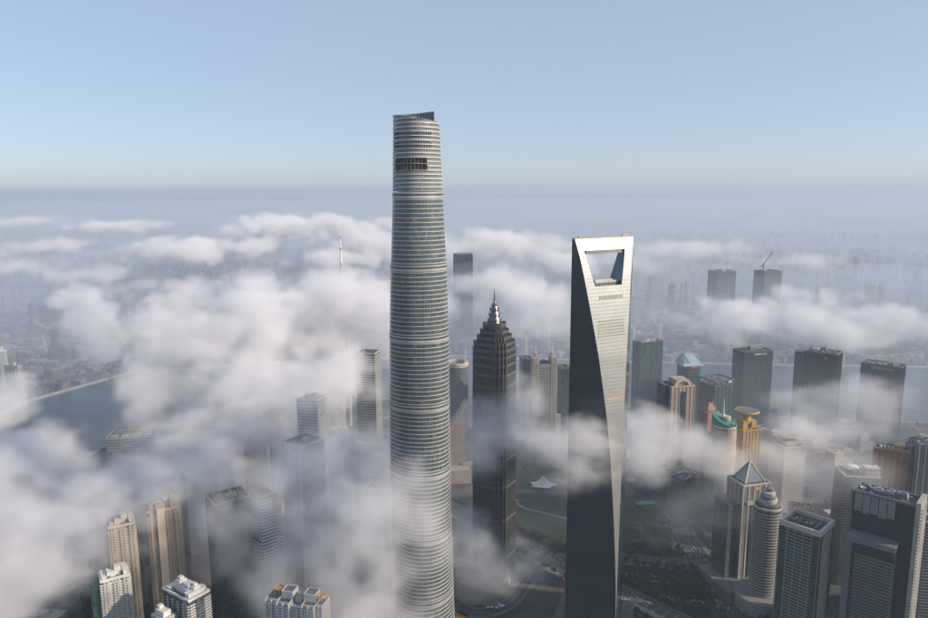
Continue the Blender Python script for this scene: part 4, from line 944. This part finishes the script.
for i, q in enumerate(((488, 609), (492, 608.5), (495, 605.5), (499, 606), (501, 608), (497, 609), (503, 607))): umbrella(*q, i)
r, h, P = tower('teal_roof_pavilion', 'low pavilion with a turquoise flat roof at the park corner', 646, 503, 10, 30, 12, 8, 'grey_stone', parapet=None, plant=0); part(r, 'roof', mat('turquoise_roof', (0.09, 0.26, 0.23), .6), lambda b: b.box(0, 0, h, 33, 14, 1))
for i, (pix, m, w) in enumerate((([(533, 554), (545, 559), (556, 563), (556, 559), (546, 555), (536, 551)], (0.16, 0.11, 0.03), 'yellow'), ([(557, 597), (560, 598), (563, 577), (560, 576)], (0.10, 0.03, 0.025), 'red'), ([(450, 607), (470, 616), (462, 622), (446, 622)], (0.24, 0.14, 0.06), 'orange'))):
    o = patch('flower_bed', pix, 0.33, mat('flowers_' + w, m, .9, var=.4, scale=.4)); o['kind'] = 'stuff'; o['label'] = w + ' flower bed by the avenue'
M_LEAF = [mat('leaf_%d' % i, c_, .9, var=.4, scale=.6) for i, c_ in enumerate(((0.035, 0.06, 0.022), (0.05, 0.072, 0.024), (0.028, 0.05, 0.024)))]
M_BARK = mat('bark', (0.09, 0.07, 0.05), .9)
def leaf_cloud(b, cx, cy_, cz, R_, n, r_, flat=.8, size=.9):
    lumps = [(Vector((r_.gauss(0, .5), r_.gauss(0, .5), r_.gauss(0, .35))) * R_, r_.uniform(.35, .6) * R_) for _ in range(7)]
    for _ in range(n):
        c0, rr = r_.choice(lumps); v = Vector((r_.gauss(0, 1), r_.gauss(0, 1), r_.gauss(0, 1))).normalized() * rr * r_.uniform(.75, 1.05)
        p = c0 + v; p.z *= flat; p += Vector((cx, cy_, cz)); u = Vector((r_.gauss(0, 1), r_.gauss(0, 1), r_.gauss(0, 1))).normalized(); w = u.orthogonal().normalized(); t = u.cross(w)
        s = size * r_.uniform(.6, 1.3); o = len(b.v)
        for a, c_ in ((-1, -1), (1, -1), (1, 1), (-1, 1)): b.v.append(tuple(p + w * a * s + t * c_ * s))
        b.f.append((o, o + 1, o + 2, o + 3))
def leaf_build(b, name, m, parent=None, kind=None):
    me = bpy.data.meshes.new(name); me.from_pydata(b.v, [], b.f); me.materials.append(m); o = bpy.data.objects.new(name, me); C.objects.link(o)
    if parent: o.parent = parent
    if kind: o['kind'] = kind
    return o
rt = random.Random(3); TREES = []
for i in range(5):
    root = thing('broadleaf_tree', 'rounded dark green tree beside the park avenue', 'tree', (0, 0, 0))
    b = MB(); b.lathe([(.4, 0), (.3, 2), (.22, 4.5)], 6); b.bar((0, 0, 3.5), (1.6, .6, 6), .14); b.bar((0, 0, 3.2), (-1.4, .9, 5.8), .14); b.bar((0, 0, 3.6), (.2, -1.6, 6), .14); b.build('trunk', M_BARK, root)
    b = MB(); leaf_cloud(b, 0, 0, 6.4, 4.2, 260, rt, .85, .55); leaf_build(b, 'crown', M_LEAF[i % 3], root); TREES.append([root, True])
def plant(x, y, label, group, s):
    k = rt.randrange(5); root, fresh = TREES[k]
    if fresh:
        root.location = (x, y, 0.2); root.scale = (s,) * 3; root.rotation_euler = (0, 0, rt.uniform(0, 6)); root['label'] = label; root['group'] = group; TREES[k][1] = False
    else: dup(root, (x, y, 0.2), rt.uniform(0, 6), (s,) * 3, label, group)
nt_ = 0
for pts, w in ROADS[:3]:
    acc = 0
    for i in range(len(pts) - 1):
        a, c_ = Vector(pts[i]), Vector(pts[i + 1]); d_ = c_ - a; L_ = d_.length; d_.normalize(); nn = Vector((-d_.y, d_.x)); t = 6.0
        while t < L_:
            for s in (1, -1):
                p = a + d_ * t + nn * s * (w / 2 + 8); q = px_of(p.x, p.y)
                if 440 < q[0] < 800 and 480 < q[1] < 625 and nt_ < 210 and not on_road(p.x, p.y, 3) and rt.random() < .8:
                    plant(p.x + rt.uniform(-2, 2), p.y + rt.uniform(-2, 2), 'rounded dark green tree lining the avenues below the towers', 'trees lining the avenues', rt.uniform(.8, 1.35)); nt_ += 1
            t += 11
def wood(label, pix, n, seed):
    r_ = random.Random(seed); P = [ground_pt(*p) for p in pix]; b = MB()
    xs, ys = [p.x for p in P], [p.y for p in P]; k = 0
    def inside(x, y):
        c = False; j = len(P) - 1
        for i in range(len(P)):
            if (P[i].y > y) != (P[j].y > y) and x < (P[j].x - P[i].x) * (y - P[i].y) / (P[j].y - P[i].y) + P[i].x: c = not c
            j = i
        return c
    while k < n:
        x, y = r_.uniform(min(xs), max(xs)), r_.uniform(min(ys), max(ys))
        if not inside(x, y): continue
        k += 1
        if on_road(x, y, 6): continue
        R_ = r_.uniform(3.2, 5.6); leaf_cloud(b, x, y, R_ * .9 + .8, R_, 110, r_, .85, .85)
    o = leaf_build(b, 'wood', M_LEAF[seed % 3], kind='stuff'); o['label'] = label; o['category'] = 'wood'
wood('dense dark park wood beyond the junction', [(614, 512), (652, 507), (674, 545), (688, 555), (616, 555)], 170, 1)
wood('dense trees between junction and avenue', [(612, 569), (690, 572), (704, 600), (716, 626), (650, 602), (612, 585)], 170, 2)
wood('tree belt at the edge of the park lawn', [(512, 524), (540, 537), (568, 550), (568, 556), (540, 546), (512, 534)], 90, 3)
wood('trees at the far side of the park lawn', [(505, 470), (580, 470), (590, 482), (560, 478), (520, 482)], 90, 4)
wood('street wood at the foot of the cylinder tower', [(722, 590), (742, 584), (760, 610), (780, 640), (745, 640)], 60, 5)
wood('garden trees at the foot of the tan residential towers', [(60, 600), (130, 590), (230, 600), (240, 640), (60, 640)], 150, 6)
CARC = {'white': (0.6, 0.6, 0.6), 'black': (0.03, 0.03, 0.035), 'blue': (0.03, 0.12, 0.35), 'red': (0.35, 0.03, 0.03), 'silver': (0.35, 0.36, 0.37)}
M_TYRE = mat('tyre', (0.02, 0.02, 0.02), .8); M_CGLASS = mat('car_glass', (0.03, 0.035, 0.04), .1)
cars = {}
def make_car(c_):
    root = thing('car', c_ + ' car on the avenues below the towers', 'car', (0, 0, 0), 0, c_ + ' cars on the avenues')
    b = MB(); b.v += [(-2.25, -.88, .35), (2.25, -.88, .35), (2.25, .88, .35), (-2.25, .88, .35), (-2.2, -.85, .95), (2.15, -.8, .82), (2.15, .8, .82), (-2.2, .85, .95)]
    b.f += [(0, 1, 5, 4), (1, 2, 6, 5), (2, 3, 7, 6), (3, 0, 4, 7), (4, 5, 6, 7), (3, 2, 1, 0)]; b.build('body', mat('paint_' + c_, CARC[c_], .35), root)
    b = MB(); b.prism([(-1.9, -.8), (1.0, -.8), (1.0, .8), (-1.9, .8)], .95, 1.48, [(-1.4, -.65), (.3, -.65), (.3, .65), (-1.4, .65)]); b.build('cabin', M_CGLASS, root)
    b = MB(); b.box(-.55, 0, 1.49, 1.75, 1.3, .05); b.build('roof', mat('paint_' + c_, CARC[c_]), root)
    for x in (-1.4, 1.4):
        for y in (-.8, .8):
            w_ = MB(); w_.lathe([(.34, -.1), (.34, .1)], 10); o = w_.build('wheel', M_TYRE, root); o.matrix_local = Matrix.Translation((x, y, .34)) @ Matrix.Rotation(R(90), 4, 'X')
    return root
ru = random.Random(17)
for ri, cnt, zr in ((0, 70, .10), (1, 64, .13), (2, 24, .16)):
    pts, w = ROADS[ri]; placed = 0; tr = 0; occ = []
    while placed < cnt and tr < 600:
        tr += 1; i = ru.randrange(len(pts) - 1); a, c_ = Vector(pts[i]), Vector(pts[i + 1]); t = ru.random(); p = a.lerp(c_, t); d_ = (c_ - a).normalized(); nn = Vector((-d_.y, d_.x))
        ln = ru.choice([-.38, -.25, -.12, .12, .25, .38]); p += nn * w * ln; q = px_of(p.x, p.y)
        if not (440 < q[0] < 800 and 480 < q[1] < 622) or any((p - o).length < 8 for o in occ): continue
        c0 = ru.choices(list(CARC), (6, 3, 2, .4, 3))[0]; rot = math.atan2(d_.y, d_.x) + (math.pi if ln > 0 else 0)
        if c0 not in cars: cars[c0] = make_car(c0); o = cars[c0]; o.location = (p.x, p.y, zr); o.rotation_euler = (0, 0, rot)
        else: o = dup(cars[c0], (p.x, p.y, zr), rot)
        occ.append(p); placed += 1
for o in [r for r, f in TREES if f]: pass

# ------------------------------------------------------------------ haze: one closed box of even air
def haze():
    b = MB(); b.prism([(-62000, -3600), (62000, -3600), (62000, 78000), (-62000, 78000)], -1.0, 660)
    m = bpy.data.materials.new('haze_air'); m.use_nodes = True; n = m.node_tree.nodes; n.clear()
    pv = n.new('ShaderNodeVolumePrincipled'); o = n.new('ShaderNodeOutputMaterial')
    pv.inputs['Color'].default_value = (0.56, 0.66, 0.79, 1); pv.inputs['Density'].default_value = 0.6e-4; pv.inputs['Anisotropy'].default_value = 0.1
    m.node_tree.links.new(pv.outputs[0], o.inputs['Volume'])
    h = b.build('haze', m, kind='stuff')
haze()

# ------------------------------------------------------------------ clouds: real volumes
CLOUD = bpy.data.materials.new('cloud_vapour'); CLOUD.use_nodes = True
_n = CLOUD.node_tree.nodes; _n.clear()
_pv = _n.new('ShaderNodeVolumePrincipled'); _o = _n.new('ShaderNodeOutputMaterial')
_pv.inputs['Color'].default_value = (0.915, 0.915, 0.935, 1); _pv.inputs['Density'].default_value = 0.01
_pv.inputs['Anisotropy'].default_value = 0.0
CLOUD.node_tree.links.new(_pv.outputs[0], _o.inputs['Volume'])
CLOUD.cycles.volume_interpolation = 'LINEAR'
CLOUD.cycles.volume_step_rate = 1.0 if hasattr(CLOUD.cycles, 'volume_step_rate') else 1.0

def cloud(name, label, blobs, voxel, dens, nscale=120.0, amp=1.5, gain=1.6, thr=0.0, seed=0.0, zlim=(12, 545), squash=1.6, bamp=0.9):
    """blobs: (px, py, distance, half width px, half height px, depth radius m, weight)"""
    B = []
    for px, py, d, hx, hy, rd, w in blobs:
        p = at_d(px, py, d); s = d / FPX
        B.append((p, Vector((hx * s, rd, hy * s)), w))
    ext = 1.15 
    lo = Vector([min(p[i] - r[i] * ext for p, r, w in B) for i in range(3)]); hi = Vector([max(p[i] + r[i] * ext for p, r, w in B) for i in range(3)])
    lo.z = max(lo.z, zlim[0]); hi.z = min(hi.z, zlim[1])
    cen = Vector(((lo.x + hi.x) / 2, (lo.y + hi.y) / 2, lo.z))
    me = bpy.data.meshes.new(name); me.from_pydata([tuple(lo - cen), tuple(hi - cen)], [], [])
    o = bpy.data.objects.new(name, me); C.objects.link(o); o.location = cen; me.materials.append(CLOUD)
    g = bpy.data.node_groups.new(name + '_density', 'GeometryNodeTree')
    g.interface.new_socket('Geometry', in_out='INPUT', socket_type='NodeSocketGeometry')
    g.interface.new_socket('Geometry', in_out='OUTPUT', socket_type='NodeSocketGeometry')
    N, L = g.nodes, g.links
    def M(op, a, b=None, c=None):
        x = N.new('ShaderNodeMath'); x.operation = op
        for i, v in enumerate((a, b, c)):
            if v is None: continue
            if isinstance(v, (int, float)): x.inputs[i].default_value = v
            else: L.new(v, x.inputs[i])
        return x.outputs[0]
    def V(op, a, b=None):
        x = N.new('ShaderNodeVectorMath'); x.operation = op
        for i, v in enumerate((a, b)):
            if v is None: continue
            if isinstance(v, (tuple, Vector)): x.inputs[i].default_value = tuple(v)
            else: L.new(v, x.inputs[i])
        return x
    pos = N.new('GeometryNodeInputPosition').outputs[0]
    wp = N.new('ShaderNodeTexNoise'); wp.inputs['Scale'].default_value = 1.0; wp.inputs['Detail'].default_value = 2
    off = V('ADD', pos, tuple(cen + Vector((seed * 531.0, seed * 277.0, 0)))).outputs[0]
    L.new(V('MULTIPLY', off, (0.6 / nscale,) * 3).outputs[0], wp.inputs['Vector'])
    warp = V('MULTIPLY', V('SUBTRACT', wp.outputs['Color'], (0.5, 0.5, 0.5)).outputs[0], (nscale * 0.55, nscale * 0.55, nscale * 0.3)).outputs[0]
    p2 = V('ADD', pos, warp).outputs[0]
    s = None
    for p, r, w in B:
        q = V('MULTIPLY', V('SUBTRACT', p2, tuple(p - cen)).outputs[0], (1 / r.x, 1 / r.y, 1 / r.z)).outputs[0]
        ln = V('LENGTH', q).outputs['Value']
        e = M('MULTIPLY', M('SUBTRACT', 1.0, ln), w) if w != 1 else M('SUBTRACT', 1.0, ln)
        if s is None: s = e
        else:
            x = N.new('ShaderNodeMath'); x.operation = 'SMOOTH_MAX'; L.new(s, x.inputs[0]); L.new(e, x.inputs[1]); x.inputs[2].default_value = 0.25; s = x.outputs[0]
    nz = N.new('ShaderNodeTexNoise'); nz.inputs['Scale'].default_value = 1.0; nz.inputs['Detail'].default_value = 7; nz.inputs['Roughness'].default_value = 0.7
    L.new(V('MULTIPLY', V('ADD', off, warp).outputs[0], (1 / nscale, 1 / nscale, squash / nscale)).outputs[0], nz.inputs['Vector'])
    f = M('ADD', s, M('MULTIPLY', M('SUBTRACT', nz.outputs['Fac'], 0.5 + thr), amp))
    vo = N.new('ShaderNodeTexVoronoi'); vo.feature = 'F1'; vo.inputs['Scale'].default_value = 1.0; vo.inputs['Detail'].default_value = 2.0; vo.inputs['Roughness'].default_value = 0.6
    L.new(V('MULTIPLY', V('ADD', off, V('MULTIPLY', warp, (.5, .5, .5)).outputs[0]).outputs[0], (1.7 / nscale, 1.7 / nscale, 2.1 / nscale)).outputs[0], vo.inputs['Vector'])
    f = M('ADD', f, M('MULTIPLY', M('SUBTRACT', 0.82, vo.outputs['Distance']), bamp))
    # nothing outside the blobs, soft at the box walls
    f = M('MINIMUM', f, M('MULTIPLY', M('ADD', s, 0.12), 4.0))
    f = M('MULTIPLY', f, gain)
    cl = N.new('ShaderNodeClamp'); L.new(f, cl.inputs[0])
    sep = N.new('ShaderNodeSeparateXYZ'); L.new(pos, sep.inputs[0])
    fl = N.new('ShaderNodeClamp'); L.new(M('MULTIPLY', sep.outputs[2], 1 / 30.0), fl.inputs[0])
    den = M('MULTIPLY', M('MULTIPLY', M('POWER', cl.outputs[0], 1.5), fl.outputs[0]), dens * 100.0)
    vc = N.new('GeometryNodeVolumeCube'); L.new(den, vc.inputs['Density'])
    vc.inputs['Min'].default_value = tuple(lo - cen); vc.inputs['Max'].default_value = tuple(hi - cen)
    for ax, k in zip('XYZ', range(3)):
        vc.inputs['Resolution ' + ax].default_value = max(8, int((hi[k] - lo[k]) / voxel))
    sm = N.new('GeometryNodeSetMaterial'); sm.inputs['Material'].default_value = CLOUD
    out = N.new('NodeGroupOutput'); L.new(vc.outputs[0], sm.inputs[0]); L.new(sm.outputs[0], out.inputs[0])
    md = o.modifiers.new('density', 'NODES'); md.node_group = g
    tag(o, label, 'cloud', 'clouds drifting between the towers', 'stuff')
    return o

def mist(dens):
    """one sheet of thin even mist lying on the ground: rises slowly beyond the near towers, its top gently rolling"""
    from mathutils import noise
    NX, NY = 90, 90; b = MB(); rows = []
    for j in range(NY + 1):
        y = 800.0 * (24000.0 / 800.0) ** (j / NY)
        for i in range(NX + 1):
            x = (i / NX * 2 - 1) * (0.9 * y + 500)
            t = min(1.0, max(0.0, (y - 800) / 850)); t = t * t * (3 - 2 * t)
            n = noise.noise(Vector((x / 900, y / 900, 0))) + 0.5 * noise.noise(Vector((x / 380, y / 380, 3)))
            b.v.append((x, y, 1.0 + t * (270 + 95 * n)))
    W = NX + 1; o = len(b.v)
    for j in range(NY):
        for i in range(NX): b.f.append((j * W + i, j * W + i + 1, (j + 1) * W + i + 1, (j + 1) * W + i))
    # skirt and floor close the body
    rim = [i for i in range(W)] + [j * W + NX for j in range(1, NY + 1)] + [NY * W + i for i in range(NX - 1, -1, -1)] + [j * W for j in range(NY - 1, 0, -1)]
    for k in rim: b.v.append((b.v[k][0], b.v[k][1], -0.6))
    n = len(rim)
    for k in range(n): q = (k + 1) % n; b.f.append((rim[k], o + k, o + q, rim[q]))
    b.f.append(tuple(o + k for k in range(n)))
    m = bpy.data.materials.new('mist_vapour'); m.use_nodes = True; N = m.node_tree.nodes; N.clear()
    pv = N.new('ShaderNodeVolumePrincipled'); out = N.new('ShaderNodeOutputMaterial'); pv.inputs['Color'].default_value = (0.60, 0.69, 0.80, 1); pv.inputs['Density'].default_value = dens
    m.node_tree.links.new(pv.outputs[0], out.inputs['Volume'])
    tag(b.build('mist', m, smooth=True), 'thin blue-grey mist lying over the whole city across the river', 'mist', None, 'stuff')

cloud('cloud', 'ragged fog veil trailing from the big cloud down over the fogbound blocks',
      [(175,440,1010,60,26,80,.9),(250,430,1020,70,26,80,.9),(330,440,1010,60,28,80,.85),(312,404,1010,40,20,60,.9),(385,450,960,40,40,70,.8),(210,480,930,60,24,60,.75)],
      4.5, 0.014, 90, amp=2.2, gain=1.7, seed=17.3, thr=-.06, bamp=.6)
# blobs: (px, py, distance, half width px, half height px, depth radius m, weight)
cloud('cloud', 'biggest white billowing cloud swallowing the broadcast tower behind the twisted tower',
      [(250,318,1380,100,46,190,1),(335,300,1450,62,36,160,1),(195,330,1300,58,44,160,1),(345,380,1180,52,36,110,1),(265,392,1180,78,40,140,1),
       (165,378,1230,42,42,130,.95),(385,330,1500,40,50,120,.9),(345,328,1470,50,44,90,1.2),(160,402,1150,30,26,100,.85),(215,430,1080,60,26,90,.8)],
      4, 0.017, 150, amp=2.1, gain=1.9, seed=1.3, bamp=0.9, thr=-.1)
cloud('cloud', 'thin grey mist veil hanging round the striped corner tower and the ringed slab',
      [(195,470,880,70,34,100,.9),(310,475,860,70,48,100,.75),(228,535,800,44,52,50,.8),(365,505,800,56,62,90,.85),(200,545,900,80,55,80,.7),(320,570,790,90,50,90,.75),(140,500,860,80,50,110,.8),(400,520,700,60,70,60,.7),(380,600,690,70,40,60,.8)],
      4.5, 0.017, 95, amp=2.0, gain=1.5, seed=2.1, squash=1.3, thr=-.15)
cloud('cloud', 'thick white fog bank filling the river bend',
      [(12,482,900,66,52,150,1),(90,505,860,62,34,110,.95),(10,575,740,66,80,130,1),(62,545,780,56,52,110,.9),(-8,408,1080,36,30,120,1),(140,478,890,40,24,90,.8)],
      4.5, 0.017, 120, amp=2.0, gain=1.9, seed=3.7, bamp=0.8, thr=-.12)
cloud('cloud', 'small round cloud puff over the roofs across the river bend',
      [(97,318,1950,34,40,170,1),(80,300,2000,24,18,130,.8),(110,345,1900,26,20,120,.8)], 9, 0.015, 140, amp=2.0, gain=2.4, seed=4.2)
cloud('cloud', 'long bright cloud roll stretched over the far city',
      [(190,249,2900,78,14,300,1),(250,246,3000,36,11,260,.85),(300,228,3300,104,15,340,1),(372,244,3000,54,20,300,.9),(340,258,2700,50,11,220,.75)],
      11, 0.018, 230, amp=1.6, gain=2.8, seed=5.5, bamp=1.1, thr=.04)
cloud('cloud', 'flat grey cloud strip lying before the bright roll over the far city',
      [(100,274,2700,58,10,240,1),(20,266,2700,36,11,240,1),(160,282,2600,36,8,200,.75),(-30,270,2700,40,16,260,.9),(60,246,3300,70,8,300,.8),(110,226,4200,60,7,420,.9),(20,222,4400,60,5,400,.7)],
      12, 0.012, 230, amp=2.2, gain=2.2, seed=6.1, thr=.05)
cloud('cloud', 'soft white cloud behind the pagoda spire and the blue slab tower',
      [(530,305,1950,64,34,220,1),(500,285,2100,50,26,200,.9),(560,330,1850,40,24,150,.8),(500,245,3100,80,17,330,1),(570,262,2600,50,16,240,.8),(440,250,3000,40,18,260,.9),(425,300,2000,40,30,180,.9)],
      10, 0.012, 190, amp=2.0, gain=2.2, seed=7.4)
cloud('cloud', 'low pale cloud bank drifting over the river beyond the blade tower',
      [(735,318,1850,56,24,190,1),(800,312,1900,70,26,210,1),(875,324,1900,56,20,180,.95),(840,330,1800,60,18,150,.9),(690,325,1900,40,14,130,.7)],
      8, 0.016, 170, amp=1.9, gain=2.4, seed=8.8)
cloud('cloud', 'faint cloud streak high over the hazy city beyond the blade tower',
      [(690,250,3200,70,13,330,1),(640,262,2900,40,12,260,.8),(800,262,3300,60,9,300,.7)], 18, 0.009, 220, amp=2.0, gain=1.4, seed=9.2)
cloud('cloud', 'wispy fog curling in front of the pagoda tower shaft',
      [(500,425,880,52,36,60,1),(520,400,900,34,26,50,.8),(552,446,900,40,22,60,.85),(486,446,880,26,36,50,.8)], 3.5, 0.022, 70, amp=2.4, gain=1.5, seed=10.3, bamp=.35, thr=-.06)
cloud('cloud', 'fog patch clinging to the foot of the pagoda tower',
      [(530,560,860,36,30,60,.7),(478,555,860,36,48,60,1),(500,570,850,36,30,50,.8),(464,528,900,20,34,50,.9)], 4, 0.02, 70, amp=2.2, gain=1.4, seed=11.9, bamp=.35, thr=-.06)
cloud('cloud', 'wispy fog brushing the dark side of the blade tower',
      [(540,440,800,40,22,40,.8),(585,440,770,34,26,36,1),(575,470,760,40,26,34,.7),(600,425,780,22,14,24,.7)], 3, 0.022, 60, amp=2.6, gain=1.4, seed=12.6, bamp=.35, thr=-.06)
cloud('cloud', 'bright fog swirl between the blade tower and the pink arched tower',
      [(645,432,1050,40,28,90,1),(690,448,1050,44,24,80,.9),(640,455,980,30,28,70,.8)], 4, 0.017, 80, amp=2.4, gain=1.5, seed=13.4, bamp=.35, thr=-.06)
cloud('cloud', 'fog band winding among the golden and gabled towers',
      [(720,465,1060,46,22,60,.85),(775,452,1120,36,20,70,.95),(740,440,1130,30,18,50,.8),(800,430,1200,40,18,80,.9)], 4, 0.015, 80, amp=2.4, gain=1.4, seed=14.2, bamp=.35, thr=-.06)
cloud('cloud', 'pale fog drifting low across the two blue-grey riverside towers',
      [(820,405,1380,50,22,60,1),(870,402,1350,48,26,60,.95),(850,425,1280,70,22,80,.8),(790,400,1380,36,16,60,.8)], 5, 0.012, 100, amp=2.2, gain=1.4, seed=15.1, bamp=.35, thr=-.06)
cloud('cloud', 'thin grey veil drifting round the gabled and cylinder towers',
      [(745,505,930,66,44,60,.9),(800,480,960,60,30,60,.8),(690,520,960,50,34,60,.7),(860,470,900,50,26,50,.8),(905,500,1000,40,36,60,.7)],
      5, 0.0055, 100, amp=2.2, gain=1.5, seed=18.4, thr=-.1, bamp=.3)
mist(0.00075)
